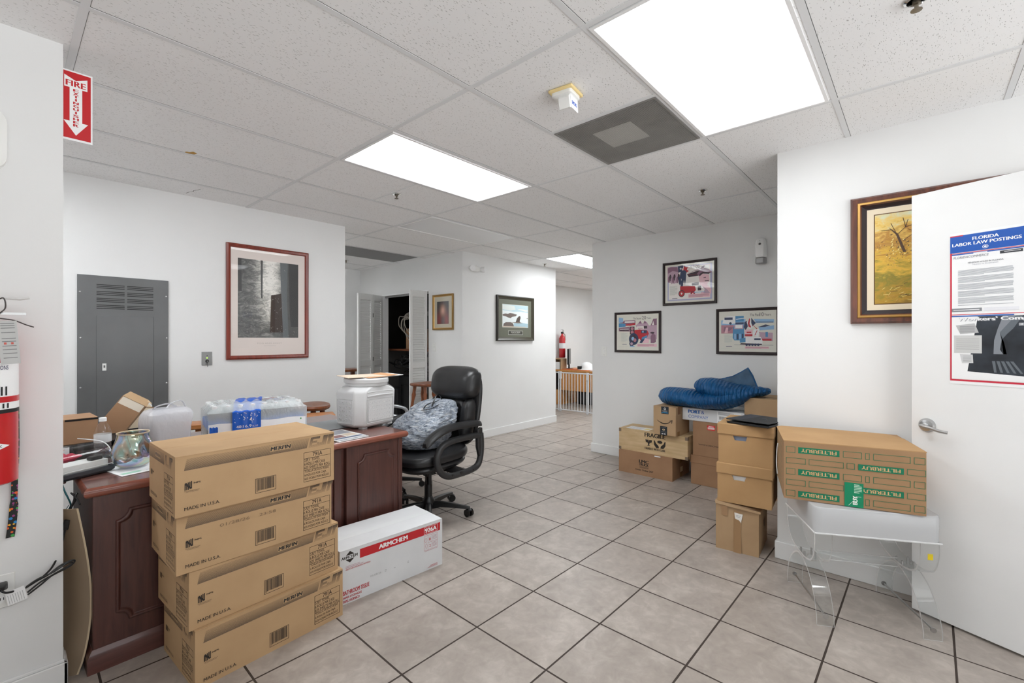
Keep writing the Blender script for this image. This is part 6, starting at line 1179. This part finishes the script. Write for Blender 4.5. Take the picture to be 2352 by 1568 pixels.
for x0 in (.004, .425):
    x1 = x0 + .072
    m = MB(); strip(m, [(0, -.01, .0), (0, -.005, .05), (0, .03, .13), (0, .10, .205), (0, .20, .238), (0, .29, .205), (0, .36, .13), (0, .385, .05), (0, .385, 0)], x0, x1); lg = m.build('leg', t)
    m = MB(); strip(m, [(0, .012, .42), (0, .016, .35), (0, .05, .28), (0, .12, .252), (0, .20, .248), (0, .28, .252), (0, .35, .28), (0, .388, .35), (0, .392, .42)], x0, x1); m.build('seat_support', t)
    m = MB(); m.cyl((x0 + .036, .0, .045), (x0 + .036, .382, .045), .0045, STEEL, seg=10); m.lathe([(.011, -.016), (.011, -.010)], STEEL, (x0 + .036, 0, .045), 16, 'y').lathe([(.011, .386), (.011, .392)], STEEL, (x0 + .036, 0, .045), 16, 'y'); m.build('tie_rod', t)
    m = MB()
    for bx in (.012, .060):
        for by in (.175, .225): m.cyl((x0 + bx, by, .228), (x0 + bx, by, .262), .005, STEEL, seg=8)
    m.build('bolts', t)
m = MB(); m.loft([[(x, .20 + .012 * math.cos(a) , .245 + .022 * math.sin(a)) for a in [2 * PI * k / 16 for k in range(16)]] for x in (.076, .425)], ACRYL, False, False); m.tube([(.076, .192, .266), (.425, .192, .266)], .002, ACRYL_EDGE, 5).tube([(.076, .192, .224), (.425, .192, .224)], .002, ACRYL_EDGE, 5).build('stretcher', t)
MB().box(.452, .0095, .345, .472, .0105, .372, M((214, 190, 20), .5)).build('yellow_sticker', t).rotation_euler = (0, 0, 0)
# ================================================================== CLOSET CONTENTS
PIPE = M((60, 40, 32), .6); PIPE2 = M((96, 84, 70), .6)
for k, (x, y) in enumerate(((4.70, 6.30), (4.70, 6.18), (4.70, 6.02), (4.68, 5.9), (4.70, 5.75), (4.70, 5.6))):
    tag(MB().cyl((x, y, 1.22), (x, y, 2.29), .018, PIPE if k % 2 else PIPE2).build('pipe'), 'dark vertical pipe at the back of the closet', 'pipe', 'pipes in the closet')
tag(MB().box(4.15, 5.08, 1.155, 4.74, 6.58, 1.18, M((110, 62, 34), .6)).build('closet_shelf'), 'brown wooden shelf across the closet', 'shelf')
tag(MB().box(4.20, 5.78, 1.181, 4.50, 5.98, 1.50, CARD_DARK).build('cardboard_box', bevel=.003), 'brown carton on the closet shelf beneath hanging white cables', 'box')
random.seed(21); m = MB(); CAB = M((150, 144, 134), .5)
for k in range(7):
    y0 = random.uniform(5.80, 6.02); z0 = random.uniform(1.62, 1.72); m.tube(smooth_path([(4.18, y0 - .12, z0 + .02), (4.17, y0, z0 + random.uniform(.0, .05)), (4.17, y0 + .12, z0), (4.17, y0 + .13, z0 - .13), (4.165, y0 + .02, z0 - random.uniform(.15, .34)), (4.17, y0 - .12, z0 - .3)]), .006, CAB, 6)
for k in range(5): m.tube(smooth_path([(4.28, 5.85 + k * .04, 2.25), (4.30, 5.86 + k * .035, 1.95), (4.27, 5.88 + k * .03, 1.68)]), .006, CAB, 6)
tag(m.build('cable_bundle'), 'looped white cables hanging in the closet above the carton', 'cables')
m = MB()
for k in range(26):
    y0 = random.uniform(5.5, 6.3); z0 = random.uniform(.93, 1.08); m.tube(smooth_path([(4.28 + random.uniform(0, .2), y0, z0), (4.25, y0 + random.uniform(-.2, .2), z0 + random.uniform(-.1, .1)), (4.22, y0 + random.uniform(-.3, .3), z0 - random.uniform(0, .15)), (4.3, y0 + random.uniform(-.2, .3), z0 - random.uniform(.0, .08))]), random.choice((.008, .006, .012)), BLACK, 6)
for k in range(5): m.tube(smooth_path([(4.7, 6.4 - k * .12, 1.14), (4.66, 6.38 - k * .1, 1.0), (4.5, 6.3 - k * .1, .85), (4.35, 6.25 - k * .08, .80)]), .005, BLACK, 6)
tag(m.build('cable_tangle'), 'black tangled cables under the closet shelf', 'cables')
t = thing('equipment_cabinet', 'black electronic cabinet standing on the closet floor', 'cabinet', (4.20, 5.55, 0)); m = MB().box(0, 0, 0, .45, .62, .76, BLACK).build('case', t, bevel=.004); MB().box(-.004, .06, .10, 0, .56, .62, BLACKG).build('front_panel', t)
tag(MB().box(4.2, 6.22, 0, 4.5, 6.5, .55, M((60, 60, 62), .5)).build('dark_case', bevel=.004), 'dark grey case on the closet floor beside the black cabinet', 'case')
t = thing('console_table', 'brown wooden console table at the end of the corridor', 'table', (3.0, 6.45, 0)); MB().box(0, 0, .84, .80, .38, .875, STOOLW).build('tabletop', t, bevel=.004)
for x in (.03, .72):
    for y in (.03, .30): MB().box(x, y, 0, x + .05, y + .05, .84, STOOLW).build('leg', t)
# ================================================================== FAR ROOM
t = thing('safety_gate', 'white metal barred safety gate across the far doorway', 'gate', (6.92, 0, 0)); GT = M((196, 198, 200), .4)
def gpanel(name, P0, P1, n_):
    m = MB(); a, b = Vector(P0), Vector(P1)
    for z, r_ in ((.035, .011), (.715, .012)): m.tube([(a.x, a.y, z), (b.x, b.y, z)], r_, GT, 8)
    for q in (a, b): m.cyl((q.x, q.y, .01), (q.x, q.y, .735), .013, GT, seg=10)
    for k in range(1, n_): q = a.lerp(b, k / n_); m.cyl((q.x, q.y, .035), (q.x, q.y, .715), .0075, GT, seg=8)
    m.build(name, t)
gpanel('gate_panel', (0, 4.987), (0, 4.415), 9); gpanel('gate_panel', (.0, 5.03), (.04, 5.60), 8); gpanel('gate_panel', (.0, 4.385), (-.1, 3.90), 8)
for y in (4.99, 4.40): MB().box(-.022, y - .02, .60, .02, y + .02, .735, GT).box(-.02, y - .018, .0, .02, y + .018, .06, GT).build('hinge_joint', t, bevel=.005)
t = thing('oak_desk', 'honey oak desk behind the safety gate', 'desk', (7.62, 4.10, 0)); MB().box(-.03, 0, .68, .75, 1.55, .715, OAK).build('desktop', t, bevel=.004); MB().box(0, .03, .30, .02, 1.52, .68, OAK).build('front_panel', t); MB().box(0, 1.38, 0, .7, 1.52, .68, OAK).build('pedestal', t); MB().box(0, .03, 0, .7, .10, .68, OAK).build('pedestal', t)
tag(MB().box(7.9, 4.5, 0, 8.2, 5.3, .26, BLACK).build('dark_bin', bevel=.02), 'black bin under the oak desk', 'bin')
tag(at(MB().box(0, 0, 0, .30, .36, .012, M((190, 92, 48), .6)).build('orange_folder'), (7.64, 5.20, .716), 4), 'orange folder on the oak desk near the corner', 'folder')
tag(at(MB().box(0, 0, 0, .26, .34, .010, M((196, 104, 56), .6)).build('orange_folder'), (7.62, 4.86, .716), -5), 'orange folder on the oak desk beside the white papers', 'folder')
tag(at(MB().box(0, 0, 0, .30, .42, .008, PAPER).build('paper_sheet'), (7.64, 4.36, .716), 8), 'white papers on the oak desk under the white helmet', 'paper')
t = thing('hard_hat', 'white hard hat lying on the oak desk', 'hard hat', (7.80, 4.98, .728)); 
MB().lathe([(.165, 0), (.16, .01), (.135, .02), (.13, .06), (.105, .11), (.06, .14), (0, .15)], WHITE, seg=30).build('shell', t); MB().box(-.15, .03, .01, -.11, .12, .07, BLACKG).build('front_clip', t)
t = thing('cardboard_box', 'open brown carton at the far end of the oak desk', 'box', (8.05, 4.30, .716)); MB().box(0, 0, 0, .25, .36, .13, CARD).build('body', t); MB().prism([(.0, .13), (.36, .13), (.30, .26), (.10, .22)], .0, .004, CARD, 'yz').build('flap', t)
t = thing('monitor', 'black flat monitor seen edge on at the far desk corner', 'monitor', (7.88, 5.46, .716), -60); MB().box(-.02, -.22, .10, .02, .22, .42, BLACKG).build('screen', t, bevel=.004); MB().box(-.015, -.03, 0, .015, .03, .12, BLACK).box(-.08, -.10, 0, .08, .10, .012, BLACK).build('stand', t)
t = thing('wooden_organizer', 'small tan wooden desk organizer beside the monitor', 'organizer', (7.59, 5.46, .717)); MB().box(0, 0, 0, .2, .012, .22, CARD).box(0, .19, 0, .2, .20, .22, CARD).box(0, .012, .205, .2, .19, .22, CARD).box(.19, .012, 0, .2, .19, .21, CARD).build('case', t); MB().box(.01, .04, 0, .03, .16, .15, PAPER).build('paper_stack', t)
t = thing('fire_extinguisher', 'small far fire extinguisher on the wall beyond the gate', 'fire extinguisher', (7.86, 5.62, .95)); MB().lathe([(.06, 0), (.065, .01), (.065, .40), (.05, .44), (.025, .47), (.02, .50)], RED).build('cylinder', t); MB().lathe([(.066, .19), (.066, .30)], M((226, 226, 224), .4), cap=False).build('label', t); MB().box(-.02, -.02, .50, .02, .02, .54, BLACK).tube([(0, -.02, .54), (-.04, -.05, .58), (-.1, -.06, .58)], .009, STEEL, 8).tube([(.02, 0, .53), (.07, -.02, .48), (.085, -.02, .36)], .010, CHROME, 8).build('valve_and_hose', t)
